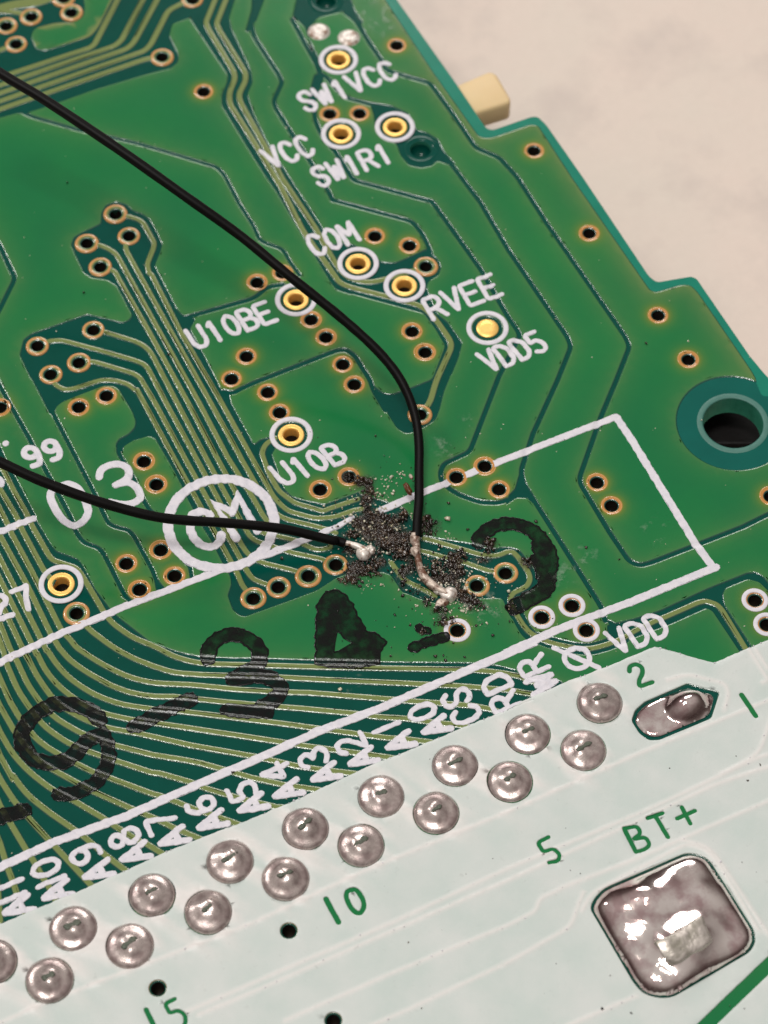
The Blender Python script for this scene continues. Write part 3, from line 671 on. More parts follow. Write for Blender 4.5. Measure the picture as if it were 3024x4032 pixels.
def printed(name, polys, mat, parent=root, sub=(), rims=SRIM, rough_amp=0.018, label=None, extra_pts=(), zfun=None, step=0.10, drape=0.075):
    pl = [rough(p_, rough_amp, step) for p_ in polys]
    if drape:
        al = np.vstack([np.array(p_) for p_ in pl]); mn = al.min(0); mx = al.max(0)
        g = np.array([(x, y) for x in np.arange(mn[0], mx[0], drape) for y in np.arange(mn[1], mx[1], drape)])
        if len(g):
            k_ = np.zeros(len(g), bool)
            for p_ in pl: k_ |= inside(p_, g)
            extra_pts = list(extra_pts) + [tuple(q) for q in g[k_]]
        zfun = lambda xy: -(H - 0.006) * (1 - sum(cover(xy + np.array(o_)).astype(float) for o_ in ((0, 0), (.045, 0), (-.045, 0), (0, .045), (0, -.045))) / 5)
    V_, T_, C_ = triangulate(pl + list(sub), extra_pts)
    ok = np.zeros(len(C_), bool)
    for p_ in pl: ok |= inside(p_, C_)
    for s_ in sub: ok &= ~inside(s_, C_)
    vv, ff, nn, lip, src = slab(V_, T_[ok], rims, zfun)
    bv = np.unique(np.array(boundary(T_[ok].tolist()))); kb = kdtree.KDTree(len(bv))
    for i, k_ in enumerate(bv): kb.insert((V_[k_, 0], V_[k_, 1], 0), i)
    kb.balance(); rimd = [kb.find((V_[k_, 0], V_[k_, 1], 0))[2] for k_ in src]
    o = mesh_obj(name, vv, ff, mat, parent, normals=nn, attrs={'lip': lip, 'rimd': rimd})
    if label: o['label'] = label
    return o
def word(txt, spec, w, label=None, fill=0.74):
    ll, lr, ul = P(spec)
    st = text_strokes(txt, ll, lr, ul, fill)
    return printed('silkscreen_text', [stroke(fillet(s, 0.12), w) for s in st], silk.m, label=label or 'white printed letters ' + txt)
word('SW1VCC', 'B 345,735 945,510 275,625', 0.188)
word('VCC', 'B 125,1105 405,1005 45,990', 0.188)
word('SW1R1', 'B 430,1225 915,1055 365,1110', 0.188)
word('COM', 'E 405,515 690,410 330,395', 0.182)
word('RVEE', 'E 1175,930 1620,765 1100,800', 0.182)
word('VDD5', 'X 1934,1468 2162,1378 1878,1398', 0.182)
word('U10BE', 'D 1290,1120 E 150,935 D 1212,1000', 0.182)
word('U10B', 'H 200,850 610,690 105,735', 0.188)
word('99', 'b 330,945 690,830 235,760', 0.235, fill=0.66)
word('VDD', 'm 1210,775 1770,545 1060,540', 0.182)
printed('silkscreen_mark', [circle(*P('b 65,690')[0], 0.125, 14)], silk.m)
def lines(name, specs, w, closed=False, sm=True, sub=(), label=None, r=0.02):
    ps = []
    for s in specs:
        q = P(s); q = smooth(q, 5) if sm else fillet(q, 0.1)
        ps.append(stroke(q, w))
    return printed(name, ps, silk.m, sub=sub, label=label, rough_amp=r)
lines('silkscreen_text', ['b 650,1160 740,1130 840,1170 915,1280 960,1430 910,1530 820,1580 720,1545 640,1460 555,1290 570,1200 660,1155'], 0.29, label='large white printed 0')
lines('silkscreen_text', ['b 1082,1055 1100,985 1180,930 1310,915 1390,960 1400,1040 1360,1090 1260,1140', 'b 1262,1139 1400,1112 1490,1170 1530,1260 1480,1325 1390,1350 1280,1345 1200,1325'], 0.29, label='large white printed 3')
lines('silkscreen_text', ['c 125,915 200,892 290,845 282,920 285,990 310,1108'], 0.20, sm=False, label='white printed 7')
lines('silkscreen_text', ['c -60,1010 0,958 55,985 60,1035 10,1090 -10,1150', 'c -60,1240 0,1215 140,1165'], 0.22, label='white printed 2')
lines('silkscreen_text', ['b -60,1040 0,1080 20,1110', 'b -30,1130 15,1135'], 0.24, label='edge of a white printed letter')
lines('silkscreen_mark', ['c -200,320 50,245 200,180 370,120'], 0.27, r=0.045)
cx_, cy_ = P('X 871,2061')[0]
cmr = [(cx_ + 2.06 * math.cos(a), cy_ + 2.06 * math.sin(a)) for a in np.linspace(0, 2 * math.pi, 49)]
printed('silkscreen_emblem', [stroke(cmr[:30], 0.38), stroke(cmr[28:], 0.38)] +
        [stroke(smooth(P(s), 5), 0.31) for s in ('n 1188,500 1150,470 1060,460 990,495 965,560 975,680 1040,790 1140,845 1225,835 1290,780 1300,705',)] +
        [stroke(P(s), 0.32) for s in ('d 640,895 408,515 595,605', 'd 595,605 655,430 868,808')], silk.m, label='white printed CM in a ring', rough_amp=0.045, rims=[(o_, z_ + 0.006, t_) for o_, z_, t_ in SRIM])
viac = [circle(x, y, 0.40, 18) for x, y in VIAS + RINGED]
LINES = [('I 690,395 0,660 H 1507,735 1090,905 830,1012', 0.28), ('I 690,395 800,560 1180,1180 L 1310,225', 0.29), ('H 640,1060 540,1120 440,1160', 0.20), ('H 560,1110 480,1150', 0.20),
         ('H 380,1185 200,1260 n 1259,1112 J 820,480 400,655 0,845 -200,930', 0.29), ('L 1325,220 m 1330,205 1000,325 500,520 0,745 k 1659,232 980,510 0,935 p 700,500 0,815 o 1000,560 0,1005 h 600,730 0,1010 -300,1130', 0.31)]
printed('silkscreen_line', [stroke(fillet(P(a_), 0.05), w_) for a_, w_ in LINES], silk.m, sub=viac, rough_amp=0.03, label='white printed outline of the header with the line above the pin names')
# rotated pin names
ROWU = Vector((-1, 0)); COLV = Vector((0, 1))
def pin_name(txt, spec):
    cs = [Vector(q) for q in P(spec)]; ps = []
    for ch, c_ in zip(txt, cs):
        for st in GLY[ch]:
            pts = [tuple(c_ + COLV * ((x - .5) * 0.60) + ROWU * ((y - .5) * 1.02)) for x, y in st]
            ps.append(stroke(fillet(pts, 0.1), 0.225 if ch in 'AW' else 0.188))
    printed('silkscreen_text', ps, silk.m, label='white printed pin name ' + txt.replace('I', '1'), rough_amp=0.03)
pin_name('WR', 'm 370,1080 270,895'); pin_name('RD', 'k 1350,870 1255,665'); pin_name('CS', 'k 925,1010 820,828'); pin_name('A0', 'k 590,1145 450,980')
pin_name('AI', 'k 200,1315 60,1146'); pin_name('A2', 'p 1175,800 1055,640'); pin_name('A3', 'p 770,970 650,790'); pin_name('A4', 'p 360,1150 235,945')
pin_name('A5', 'o 1360,890 1260,735'); pin_name('A6', 'o 920,1075 805,895'); pin_name('A7', 'o 500,1250 375,1080'); pin_name('A8', 'h 1465,870 1355,690')
pin_name('A9', 'h 1060,1065 935,870'); pin_name('AI0', 'h 615,1285 560,1165 500,1015'); pin_name('AII', 'h 190,1450 135,1345 95,1200'); pin_name('AI2', 'h -250,1640 -290,1520 -330,1370')
printed('silkscreen_text', [stroke(smooth(P('m 745,700 640,740 615,830 680,910 780,925 865,880 885,800 840,720 745,700'), 4), 0.19), stroke(P('m 500,700 990,918'), 0.19)], silk.m, label='white printed circle with a slash through it')

# ------------------------------------------------------------------ white coat over the pin area
WEDGE = P('h -400,1810 0,1640 400,1470 820,1300 1030,1200 1400,1040 o 430,1400 830,1250 1240,1090 1659,920 k 0,1520 150,1470 580,1290 960,1130 1380,960 1659,850 m 0,1370 280,1230 600,1090 980,950 1600,690 l 430,970 1070,1145 1500,960 1659,895 X 3380,2395 3380,4380 -380,4380')
PIN_A = [(-3.0 * i, 0.0) for i in range(9)]; PIN_B = [(-3.0 * i - 1.4616, -0.8633 - 0.6) for i in range(9)]
PIN_A = [tuple(board(*[v * 3024 / 1659 for v in q])[:2]) for q in ((1295, 1521), (1140, 1588), (983, 1656), (823, 1723), (660, 1793), (497, 1864), (329, 1936), (159, 2008), (-13, 2081))]
PIN_B = [tuple(board(*[v * 3024 / 1659 for v in q])[:2]) for q in ((1260, 1623), (1101, 1691), (942, 1759), (780, 1829), (617, 1901), (450, 1973), (281, 2046), (108, 2120))]
knock = [circle(x, y, 0.866, 32) for x, y in PIN_A + PIN_B] + [circle(x, y, 0.33, 20) for x, y in WHOLES] + [BTP, P1P]
def kn(spec, w, sm=False):
    q = P(spec); q = smooth(q, 5) if sm else fillet(q, 0.15); knock.append(rough(stroke(q, w), 0.012))
kn('l 150,1235 152,1180 220,1152 290,1190 292,1260 252,1340 262,1400 400,1352', 0.20)
kn('l 1370,1490 L 1580,1170', 0.21); kn('O 258,808 188,842 225,905 290,880 332,920 320,960 262,970', 0.17)
kn('R 470,402 553,555', 0.22)
_z = [Vector(q) for q in P('R 658,418')][0]
kn('R 625,345 668,345 708,398 718,450 700,488 672,492 635,460 605,398 608,358 627,345', 0.20, True)
kn('Q 955,1125 1010,1240', 0.20); kn('Q 1143,1055 1075,1088 1112,1150 1160,1128 1210,1155 1215,1214 1180,1260', 0.17)
kn('O 740,752 815,902', 0.19); kn('O 740,752 825,738 848,785 795,822 880,808 905,858 870,888 815,902', 0.17)
kn('O 890,688 985,655', 0.18); kn('O 943,680 1020,808', 0.19); kn('O 1078,690 1192,640', 0.18); kn('O 1108,618 1163,722', 0.18)
kn('S 1760,720 1640,835 1300,1160 1100,1360', 0.50)
RIDGE = ['X 3300,2650 2827,2843 2525,2967 2000,3201 1422,3439 1000,3637 181,3951 -200,4120', 'O 1800,250 1600,300 1350,420 860,650 0,1010 R 900,560 0,950 Q 1200,1150', 'O 1800,330 1600,380 1310,480 860,690 R 1659,283 800,660 0,1010 Q 1300,1160',
         'O 1800,520 1360,710 840,940 350,1130 S 300,350 200,392 180,470 0,562 R 900,890 200,1200', 'S 480,350 445,440 400,570 0,800 R 1000,1130 700,1260', 'O 1120,830 1270,870 1350,960 S 1659,620', 'S 800,1020 480,1160 100,1330',
         'l 1450,1000 1659,1340 L 1620,960', 'l 1520,1000 1659,1220', 'O 1680,40 1610,250 1550,310 1350,410', 'l 560,1330 780,1270 1190,1370 1230,1480 1180,1650', 'S 470,470 530,360 1140,40 1270,80 1350,180 1600,600']
RL = [np.array(densify(fillet(P(s), 0.3), 0.05, False)) for s in RIDGE]
rk = kdtree.KDTree(sum(len(r) for r in RL)); c_ = 0
for r in RL:
    for q in r: rk.insert((q[0], q[1], 0), c_); c_ += 1
rk.balance()
pk = kdtree.KDTree(len(PIN_A + PIN_B))
for i, q in enumerate(PIN_A + PIN_B): pk.insert((q[0], q[1], 0), i)
pk.balance()
def ridge_d(xy): return np.array([rk.find((q[0], q[1], 0))[2] for q in xy])
def zwhite(xy):
    d = ridge_d(xy); z = 0.030 * np.exp(-(d / 0.07) ** 2)
    for i, q in enumerate(xy):
        dp = pk.find((q[0], q[1], 0))[2]
        a = math.exp(-max(dp - 0.85, 0) / 0.7)
        z[i] += 0.16 * a * max(0, noise.noise((q[0] * 1.7 + q[1] * 0.8, q[1] * 0.45, 3.0)) + 0.1) + 0.02 * noise.noise((q[0] * 0.8, q[1] * 0.8, 5.0))
    return np.maximum(z, -0.006)
grid = np.array([(x, y) for x in np.arange(-30, 12, 0.24) for y in np.arange(-20, 6, 0.24)]); grid = grid[inside(WEDGE, grid)]
ex2 = [tuple(q) for q in grid]
for r in RL:
    t_ = np.gradient(r, axis=0); t_ /= np.linalg.norm(t_, axis=1)[:, None] + 1e-9; nn_ = np.column_stack([-t_[:, 1], t_[:, 0]])
    for o_ in (-0.16, -0.08, 0, 0.08, 0.16):
        q = (r + nn_ * o_)[::3]; ex2 += [tuple(w_) for w_ in q[inside(WEDGE, q)]]
wr_ = rough(WEDGE, 0.03)
V_, T_, C_ = triangulate([wr_] + knock, ex2)
ok = inside(wr_, C_)
for s_ in knock: ok &= ~inside(s_, C_)
vv, ff, nn, lip, src = slab(V_, T_[ok], [(-0.012, H + 0.030, 0), (0.004, H + 0.022, 0.55), (0.018, H - 0.012, 0.9)], zwhite)
wv = V_[src]; rd = np.exp(-(ridge_d(wv) / 0.085) ** 2) * 0.75
for i, q in enumerate(wv):
    dp = pk.find((q[0], q[1], 0))[2]; rd[i] = min(1, rd[i] + 1.0 * math.exp(-max(dp - 0.95, 0) / 0.45) * min(1, max(0, 0.25 + 2.2 * noise.noise((q[0] * 1.7 + q[1] * 0.8, q[1] * 0.45, 3.0)))))
mesh_obj('white_print_area', vv, ff, wht.m, root, attrs={'ridge': rd, 'lip': lip})

# ------------------------------------------------------------------ solder joints of the pin rows
def joint_mesh(seed):
    v = []; f = []; n = 36; rr = [0.845, 0.835, 0.80, 0.74, 0.66, 0.57, 0.47, 0.37, 0.27, 0.16, 0.06]
    rs = random.Random(seed)
    for r in rr:
        for i in range(n):
            a = 2 * math.pi * i / n; t = r / 0.845
            z = 0.02 + 0.30 * math.sqrt(max(0, 1 - t ** 2.2)) + 0.10 * math.exp(-(r / 0.40) ** 4)
            w = noise.noise((r * math.cos(a) * 1.5 + seed * 7, r * math.sin(a) * 1.5, seed * 1.3)) + 0.4 * noise.noise((r * math.cos(a) * 3.5 + seed * 7, r * math.sin(a) * 3.5, seed * 2.3))
            z += 0.085 * w * (1 - t ** 3) - 0.030 * math.exp(-((r - 0.55) / 0.15) ** 2) * (0.75 + 0.8 * noise.noise((r * math.cos(a) * 2.5, r * math.sin(a) * 2.5, seed * 3.1)))
            k = 1 + 0.012 * noise.noise((math.cos(a) * 3, math.sin(a) * 3, seed))
            v.append((r * k * math.cos(a), r * k * math.sin(a), H + z))
    for k in range(len(rr) - 1):
        for i in range(n):
            j = (i + 1) % n; f.append((k * n + i, k * n + j, (k + 1) * n + j, (k + 1) * n + i))
    f.append(tuple((len(rr) - 1) * n + i for i in range(n)))
    me = bpy.data.meshes.new('solder_joint'); me.from_pydata(v, [], f); me.update(); me.materials.append(jnt.m)
    me.polygons.foreach_set('use_smooth', [True] * len(f)); return me
def round_box(sx_, sy_, sz_, bev, mat, name):
    bm = bmesh.new(); bmesh.ops.create_cube(bm, size=1.0)
    for v in bm.verts: v.co = Vector((v.co.x * sx_, v.co.y * sy_, v.co.z * sz_))
    bmesh.ops.bevel(bm, geom=bm.edges[:] + bm.verts[:], offset=bev, segments=3, profile=0.5, affect='EDGES')
    me = bpy.data.meshes.new(name); bm.to_mesh(me); bm.free(); me.materials.append(mat)
    me.polygons.foreach_set('use_smooth', [True] * len(me.polygons)); return me
jm = [joint_mesh(s) for s in range(1, 10)]
def pin_mesh(seed):
    bm = bmesh.new(); rs = random.Random(seed)
    for sx_, w, l in ((-1, 0.19, 0.17), (1, 0.19, 0.16), (0, 0.30, 0.11)):
        r = bmesh.ops.create_icosphere(bm, subdivisions=2, radius=1.0)
        for v in r['verts']:
            d = 1 + 0.25 * noise.noise(v.co * 1.3 + Vector((seed * 5, sx_, 0)))
            v.co = Vector((v.co.x * w * 0.75 * d + sx_ * 0.15, v.co.y * l * 0.75 * d + sx_ * 0.03, v.co.z * 0.035 * d))
    me = bpy.data.meshes.new('pin_end'); bm.to_mesh(me); bm.free(); me.materials.append(pin.m); me.polygons.foreach_set('use_smooth', [True] * len(me.polygons)); return me
tips = [pin_mesh(s) for s in (1, 2, 3)]
for k, (x, y) in enumerate(PIN_A + PIN_B):
    j = put('solder_joint', jm[(k * 4) % 9], x, y, rot=random.uniform(-0.4, 0.4) + (math.pi if k % 3 == 0 else 0))
    ztop = max(v.co.z for v in j.data.vertices if v.co.xy.length < 0.12)
    t = put('pin_end', tips[k % 3], 0.0, 0.0, j, z=ztop - 0.012, rot=random.uniform(-0.25, 0.25) - j.rotation_euler.z)
    t.rotation_euler.x = random.uniform(-0.05, 0.05); k_ = random.uniform(0.8, 1.15); t.scale = (k_, random.uniform(0.7, 1.1), 1); k_ = random.uniform(0.975, 1.015); j.scale = (k_, k_, random.uniform(0.85, 1.15))

def heap(name, poly, hfun, mat, parent=root, step=0.14):
    q = np.array(poly); mn = q.min(0); mx = q.max(0)
    g = np.array([(x, y) for x in np.arange(mn[0], mx[0], step) for y in np.arange(mn[1], mx[1], step)]); g = g[inside(poly, g)]
    pd = densify(poly, step); kdb = kdtree.KDTree(len(pd))
    for i, w in enumerate(pd): kdb.insert((w[0], w[1], 0), i)
    kdb.balance()
    V_, T_, C_ = triangulate([pd], [tuple(w) for w in g]); ok = inside(pd, C_); T2 = T_[ok]
    z = [hfun(w[0], w[1], kdb.find((w[0], w[1], 0))[2]) for w in V_]
    idx = np.unique(T2); mp_ = -np.ones(len(V_), int); mp_[idx] = np.arange(len(idx))
    return mesh_obj(name, [(V_[i, 0], V_[i, 1], z[i]) for i in idx], mp_[T2].tolist(), mat, parent)
TABC = Vector(P('u 930,960')[0])
def bt_h(x, y, d):
    z = 0.50 * (1 - math.exp(-d / 0.42)) + 0.10 * (1 - math.exp(-d / 0.06))
    z += min(1, d / 0.6) * (0.20 * noise.noise((x * 0.75, y * 0.75, 2.2)) + 0.085 * noise.noise((x * 1.35, y * 1.35, 7.7)) + 0.006 * noise.noise((x * 4, y * 4, 1.7)))
    r = (Vector((x, y)) - TABC).length
    return H - 0.02 + z + 0.30 * math.exp(-(r / 0.9) ** 2)
bt = heap('solder_pad', BTS, bt_h, sol.m); bt['label'] = 'large square solder pad below the BT+ marking'
def lug_mesh():
    me = round_box(2.0, 1.05, 0.42, 0.14, lug.m, 'pin_end'); bm = bmesh.new(); bm.from_mesh(me)
    bmesh.ops.subdivide_edges(bm, edges=bm.edges[:], cuts=3, use_grid_fill=True)
    for v in bm.verts: v.co += v.co.normalized() * 0.22 * noise.noise(v.co * 1.5 + Vector((3, 1, 0)))
    bm.to_mesh(me); bm.free(); me.polygons.foreach_set('use_smooth', [True] * len(me.polygons)); return me
tb = put('pin_end', lug_mesh(), TABC.x, TABC.y, bt, z=H + 0.77, rot=math.radians(4)); tb.rotation_euler.x = 0.34
BC = Vector(P('t 960,430')[0])
def p1_h(x, y, d):
    q = Vector((x, y)) - BC; r = math.hypot(q.x * 0.95, q.y * 1.30)
    z = 0.07 * (1 - math.exp(-d / 0.06)) + 0.52 * max(0, 1 - (r / 0.86) ** 2) ** 1.15 * min(1, d / 0.15)
    return H - 0.02 + z + 0.03 * noise.noise((x * 2.2, y * 2.2, 4.0)) * min(1, d / 0.2)
p1 = heap('solder_pad', P1S, p1_h, sol.m, step=0.07); p1['label'] = 'pointed oval pad of pin 1 with a solder bead on it'

# ------------------------------------------------------------------ marker writing
def inked(polys, label=None, sub=()):
    return printed('marker_stroke', polys, ink.m, sub=sub, rims=[(-0.01, H + 0.040, 0), (0.01, H + 0.034, 0.4), (0.018, H + 0.002, 0.8)], rough_amp=0.075, label=label, step=0.08)
inked([stroke(smooth(P('g 1090,790 1000,700 880,650 740,620 600,620 460,680 340,770 270,860 240,950 250,1060 330,1180 450,1250 580,1265 700,1240 800,1180 880,1090 960,1010 1060,960'), 4), 0.60),
       stroke(smooth(P('g 1120,930 1170,1050 1180,1200 1140,1340 1060,1450 940,1530 800,1590 640,1600'), 4), 0.54)], 'black marker figure 9 written across the traces')
inked([stroke(P('i 90,1280 300,1165 520,1060 690,985'), 0.60)], 'black marker dash')
inked([stroke(smooth(P('i 885,540 900,430 980,340 1100,285 1230,290 1350,350 1430,440 1450,540 1390,630 1280,690 1160,760'), 4), 0.60),
       stroke(smooth(P('i 1180,760 1400,730 1560,740 j 200,630 285,700 270,790 190,870 80,930'), 4), 0.60), stroke(P('i 1090,1100 1300,1120 1530,1120 j 150,985'), 0.54)], 'black marker figure 3')
four = P('K 430,430 470,388 540,370 600,400 650,470 690,560 740,645 800,650 870,715 825,790 825,855 700,885 480,880 393,860 400,600 412,480')
inked([four], 'black marker figure 4', [P('K 545,650 565,660 585,690 640,722 560,770 525,780 530,720')])
inked([stroke(P('K 1040,750 1150,710 1250,680'), 0.42), stroke(P('K 1075,620 1100,640 1140,640'), 0.30)], 'short black marker stroke by the white-ringed hole')
inked([stroke(smooth(P('f 650,380 690,300 780,230 900,185 1050,185 1200,240 1320,340 1400,460 1430,600 1420,700'), 4), 0.60), stroke(smooth(P('f 1330,420 1370,520 1390,620 1370,720'), 4), 0.80), stroke(smooth(P('f 1300,560 1360,700 1400,800 1360,900 1250,970 1140,1030 1040,1090'), 4), 0.68)], 'black marker figure 2 by the burnt spot')
inked([stroke(P('h -200,500 0,470 130,430 260,395'), 0.60)], 'end of a black marker dash at the photo edge')

# ------------------------------------------------------------------ beige switch tab under the board edge
def tab_mesh():
    z0 = -1.05
    top = P('s 60,560 760,255 850,300 1035,620 1020,680 590,810 330,1000', z0)
    bot = [(x - 0.0, y) for x, y in top]; bm = bmesh.new()
    a = [bm.verts.new((x, y, z0)) for x, y in top]; b = [bm.verts.new((x, y, z0 - 1.15)) for x, y in bot]
    bm.faces.new(a); bm.faces.new(b[::-1]); n = len(a)
    for i in range(n): bm.faces.new((a[i], b[i], b[(i + 1) % n], a[(i + 1) % n]))
    bmesh.ops.recalc_face_normals(bm, faces=bm.faces[:])
    bmesh.ops.bevel(bm, geom=[e_ for e_ in bm.edges], offset=0.16, segments=3, profile=0.5, affect='EDGES')
    me = bpy.data.meshes.new('switch_tab'); bm.to_mesh(me); bm.free(); me.materials.append(tabm.m)
    me.polygons.foreach_set('use_smooth', [True] * len(me.polygons)); return me
so = bpy.data.objects.new('switch_tab', tab_mesh()); link(so, root); so['label'] = 'beige plastic switch tab sticking out under the board edge'

# ------------------------------------------------------------------ the two wires
def path3(spec):
    """'tile x,y,z ...' points seen in the photo at a height above the board"""
    out = []; t = None
    for w in spec.split():
        if ',' in w:
            x, y, z = (float(q) for q in w.split(',')); a, b, s = TILES[t]; q = board(a + x / s, b + y / s, z); out.append(tuple(q))
        else: t = w
    return out
def smooth3(p, k=6):
    p = [Vector(q) for q in p]; out = []
    for i in range(len(p) - 1):
        p0, p1, p2, p3 = p[max(i - 1, 0)], p[i], p[i + 1], p[min(i + 2, len(p) - 1)]
        for j in range(k):
            t = j / k; out.append(0.5 * ((2 * p1) + (p2 - p0) * t + (2 * p0 - 5 * p1 + 4 * p2 - p3) * t * t + (3 * p1 - p0 - 3 * p2 + p3) * t ** 3))
    out.append(p[-1]); return out
def wobble_tube(name, pts, r, mat, parent, amp=0.0, n=14, taper=None):
    p = smooth3(pts); R_ = []
    for i, q in enumerate(p):
        t = i / (len(p) - 1); rr = r if taper is None else r + (taper - r) * t
        R_.append(rr * (1 + amp * noise.noise(q * 2.1)))
    v, f = tube(p, R_, n); return mesh_obj(name, v, f, mat, parent)
def bead(name, c, r, mat, parent, sq=(1, 1, 0.8), amp=0.12, seed=0):
    bm = bmesh.new(); bmesh.ops.create_icosphere(bm, subdivisions=3, radius=1.0)
    for v in bm.verts:
        d = 1 + amp * noise.noise(v.co * 1.7 + Vector((seed, 0, 0))); v.co = Vector((v.co.x * sq[0], v.co.y * sq[1], v.co.z * sq[2])) * r * d
    me = bpy.data.meshes.new(name); bm.to_mesh(me); bm.free(); me.materials.append(mat); me.polygons.foreach_set('use_smooth', [True] * len(me.polygons))
    o = bpy.data.objects.new(name, me); o.location = c; return link(o, parent)
def bare(name, pts, r, mat, parent, amp, taper=None): return wobble_tube(name, pts, r, mat, parent, amp, 14, taper)
w1 = tag(empty('wire'), 'black wire bending straight down to a bare tinned end with a solder bead', 'wire', 'black wires soldered to the board')
wobble_tube('insulation', path3('V -60,120,9.0 20,170,8.6 100,218,8.2 250,318,7.4 400,424,6.4 520,510,5.4 620,592,4.6 720,672,3.7 800,742,3.0 850,798,2.5 880,850,2.1 898,905,1.7 905,960,1.35 905,1020,1.0 905,1080,0.75 X 1643,2050,0.58 1641,2116,0.46'), 0.208, ins.m, w1, 0.06, taper=0.175)
bare('bare_end', path3('e 1075,840,0.46 1062,900,0.42 1080,980,0.38 1092,1080,0.34 1110,1180,0.30 1150,1280,0.26 1220,1370,0.23 1310,1430,0.22 1420,1490,0.2'), 0.165, cop.m, w1, 0.45, 0.14)
b1 = path3('e 1430,1500,0.12 1330,1450,0.14 1360,1580,0.08')
bead('solder_bead', b1[0], 0.33, blob.m, w1, (1.15, 0.9, 0.75), 0.3, 3); bead('solder_bead', b1[1], 0.2, blob.m, w1, (1.1, 0.9, 0.7), 0.35, 8); bead('solder_bead', b1[2], 0.22, cop.m, w1, (1.3, 0.8, 0.5), 0.4, 5)
b2 = path3('e 985,350,0.8 1020,215,1.0')
rs_ = M('brown_resin', (0.10, 0.035, 0.012, 1), 0.25)
bead('resin_lump', b2[0], 0.19, rs_.m, w1, (0.65, 1.5, 0.7), 0.35, 1); bead('resin_lump', b2[1], 0.11, cop.m, w1, (0.6, 1.2, 0.7), 0.4, 2)
bead('resin_lump', path3('e 1065,1020,0.42')[0], 0.22, cop.m, w1, (0.9, 1.0, 0.7), 0.5, 12)
w2 = tag(empty('wire'), 'black wire lying almost flat across the ringed emblem to a round solder bead', 'wire', 'black wires soldered to the board')
wobble_tube('insulation', path3('V -60,968,5.2 0,998,4.8 80,1035,4.3 160,1066,3.8 240,1092,3.3 330,1115,2.8 400,1124,2.4 480,1129,2.0 560,1136,1.6 620,1144,1.25 680,1158,0.85 720,1168,0.6 e 200,905,0.42 300,940,0.32'), 0.203, ins.m, w2, 0.06, taper=0.18)
bare('bare_end', path3('e 290,930,0.32 360,945,0.28 430,970,0.26 500,1000,0.22 560,1030,0.2'), 0.10, blob.m, w2, 0.25, 0.16)
bead('solder_bead', path3('e 500,1055,0.14')[0], 0.30, blob.m, w2, (0.95, 1.05, 0.85), 0.12, 21)
bead('solder_bead', path3('e 575,1010,0.16')[0], 0.21, blob.m, w2, (1.0, 1.0, 0.8), 0.3, 27)

# ------------------------------------------------------------------ burnt flux round the joints
CL = []
def cl(t, x, y, rx, ry, n): CL.append((t, x, y, rx, ry, n))
for a in ((345, 228, 70, 55, 50), (440, 270, 70, 50, 60), (520, 310, 95, 75, 120), (560, 400, 80, 80, 120), (600, 430, 70, 40, 50), (530, 510, 55, 65, 70), (560, 590, 60, 50, 60), (620, 650, 130, 60, 120), (500, 700, 110, 45, 70), (420, 720, 60, 50, 40),
          (700, 710, 170, 70, 150), (830, 680, 130, 60, 110), (930, 640, 60, 50, 50), (650, 790, 180, 70, 130), (800, 840, 150, 70, 110), (900, 890, 130, 80, 150), (830, 960, 140, 70, 150), (900, 1050, 120, 80, 150), (720, 980, 80, 70, 60), (960, 1000, 60, 90, 80),
          (380, 850, 90, 35, 60), (620, 900, 120, 50, 70), (350, 1010, 60, 60, 60), (520, 1170, 170, 50, 130), (650, 1130, 100, 60, 80), (420, 1260, 130, 70, 130), (330, 1340, 110, 45, 90), (540, 1250, 110, 60, 90), (440, 1370, 70, 45, 50), (640, 1290, 70, 40, 40),
          (1180, 730, 75, 75, 130), (1230, 830, 60, 40, 40), (1150, 820, 50, 50, 40), (950, 1370, 45, 50, 30), (1060, 1470, 60, 30, 20), (1000, 1200, 60, 80, 30), (860, 1250, 70, 80, 30)): cl('e', *a)
for a in ((430, 545, 120, 65, 130), (330, 600, 100, 70, 100), (200, 650, 150, 70, 140), (360, 690, 130, 80, 160), (200, 770, 120, 70, 110), (380, 790, 90, 70, 100), (430, 900, 50, 80, 60), (480, 960, 60, 60, 60), (560, 1010, 110, 50, 90), (620, 1080, 100, 45, 70), (230, 1120, 80, 50, 60), (290, 1230, 90, 45, 70), (370, 1230, 45, 40, 30),
          (190, 1270, 40, 30, 20), (770, 380, 55, 55, 50), (760, 460, 60, 40, 30), (40, 1350, 40, 50, 25), (700, 560, 80, 40, 30), (1180, 600, 70, 60, 30), (1010, 1080, 60, 40, 30), (130, 200, 90, 70, 60), (100, 1020, 60, 60, 40)): cl('f', *a)
ico = bmesh.new(); bmesh.ops.create_icosphere(ico, subdivisions=1, radius=1.0)
IV = np.array([v.co[:] for v in ico.verts]); IF = np.array([[v.index for v in f.verts] for f in ico.faces]); ico.free()
def chunks(name, items, mat, label):
    vs__ = []; fs__ = []
    for x, y, z, r in items:
        A_ = IV * (1 + 0.35 * rng.standard_normal((len(IV), 1))) * (r * rng.uniform(0.6, 1.35, 3)); b = len(vs__)
        vs__ += (A_ + (x, y, z)).tolist(); fs__ += (IF + b).tolist()
    o = mesh_obj(name, vs__, fs__, mat, None, shade=True); tag(o, label, kind='stuff'); return o
HP = PADS + VIAS + RINGED + TESTS; kh = kdtree.KDTree(len(HP)); PLUG = P('H 620,795')[0]
for i, q in enumerate(HP): kh.insert((q[0], q[1], 0), i)
kh.balance()
items = []; film_p = []
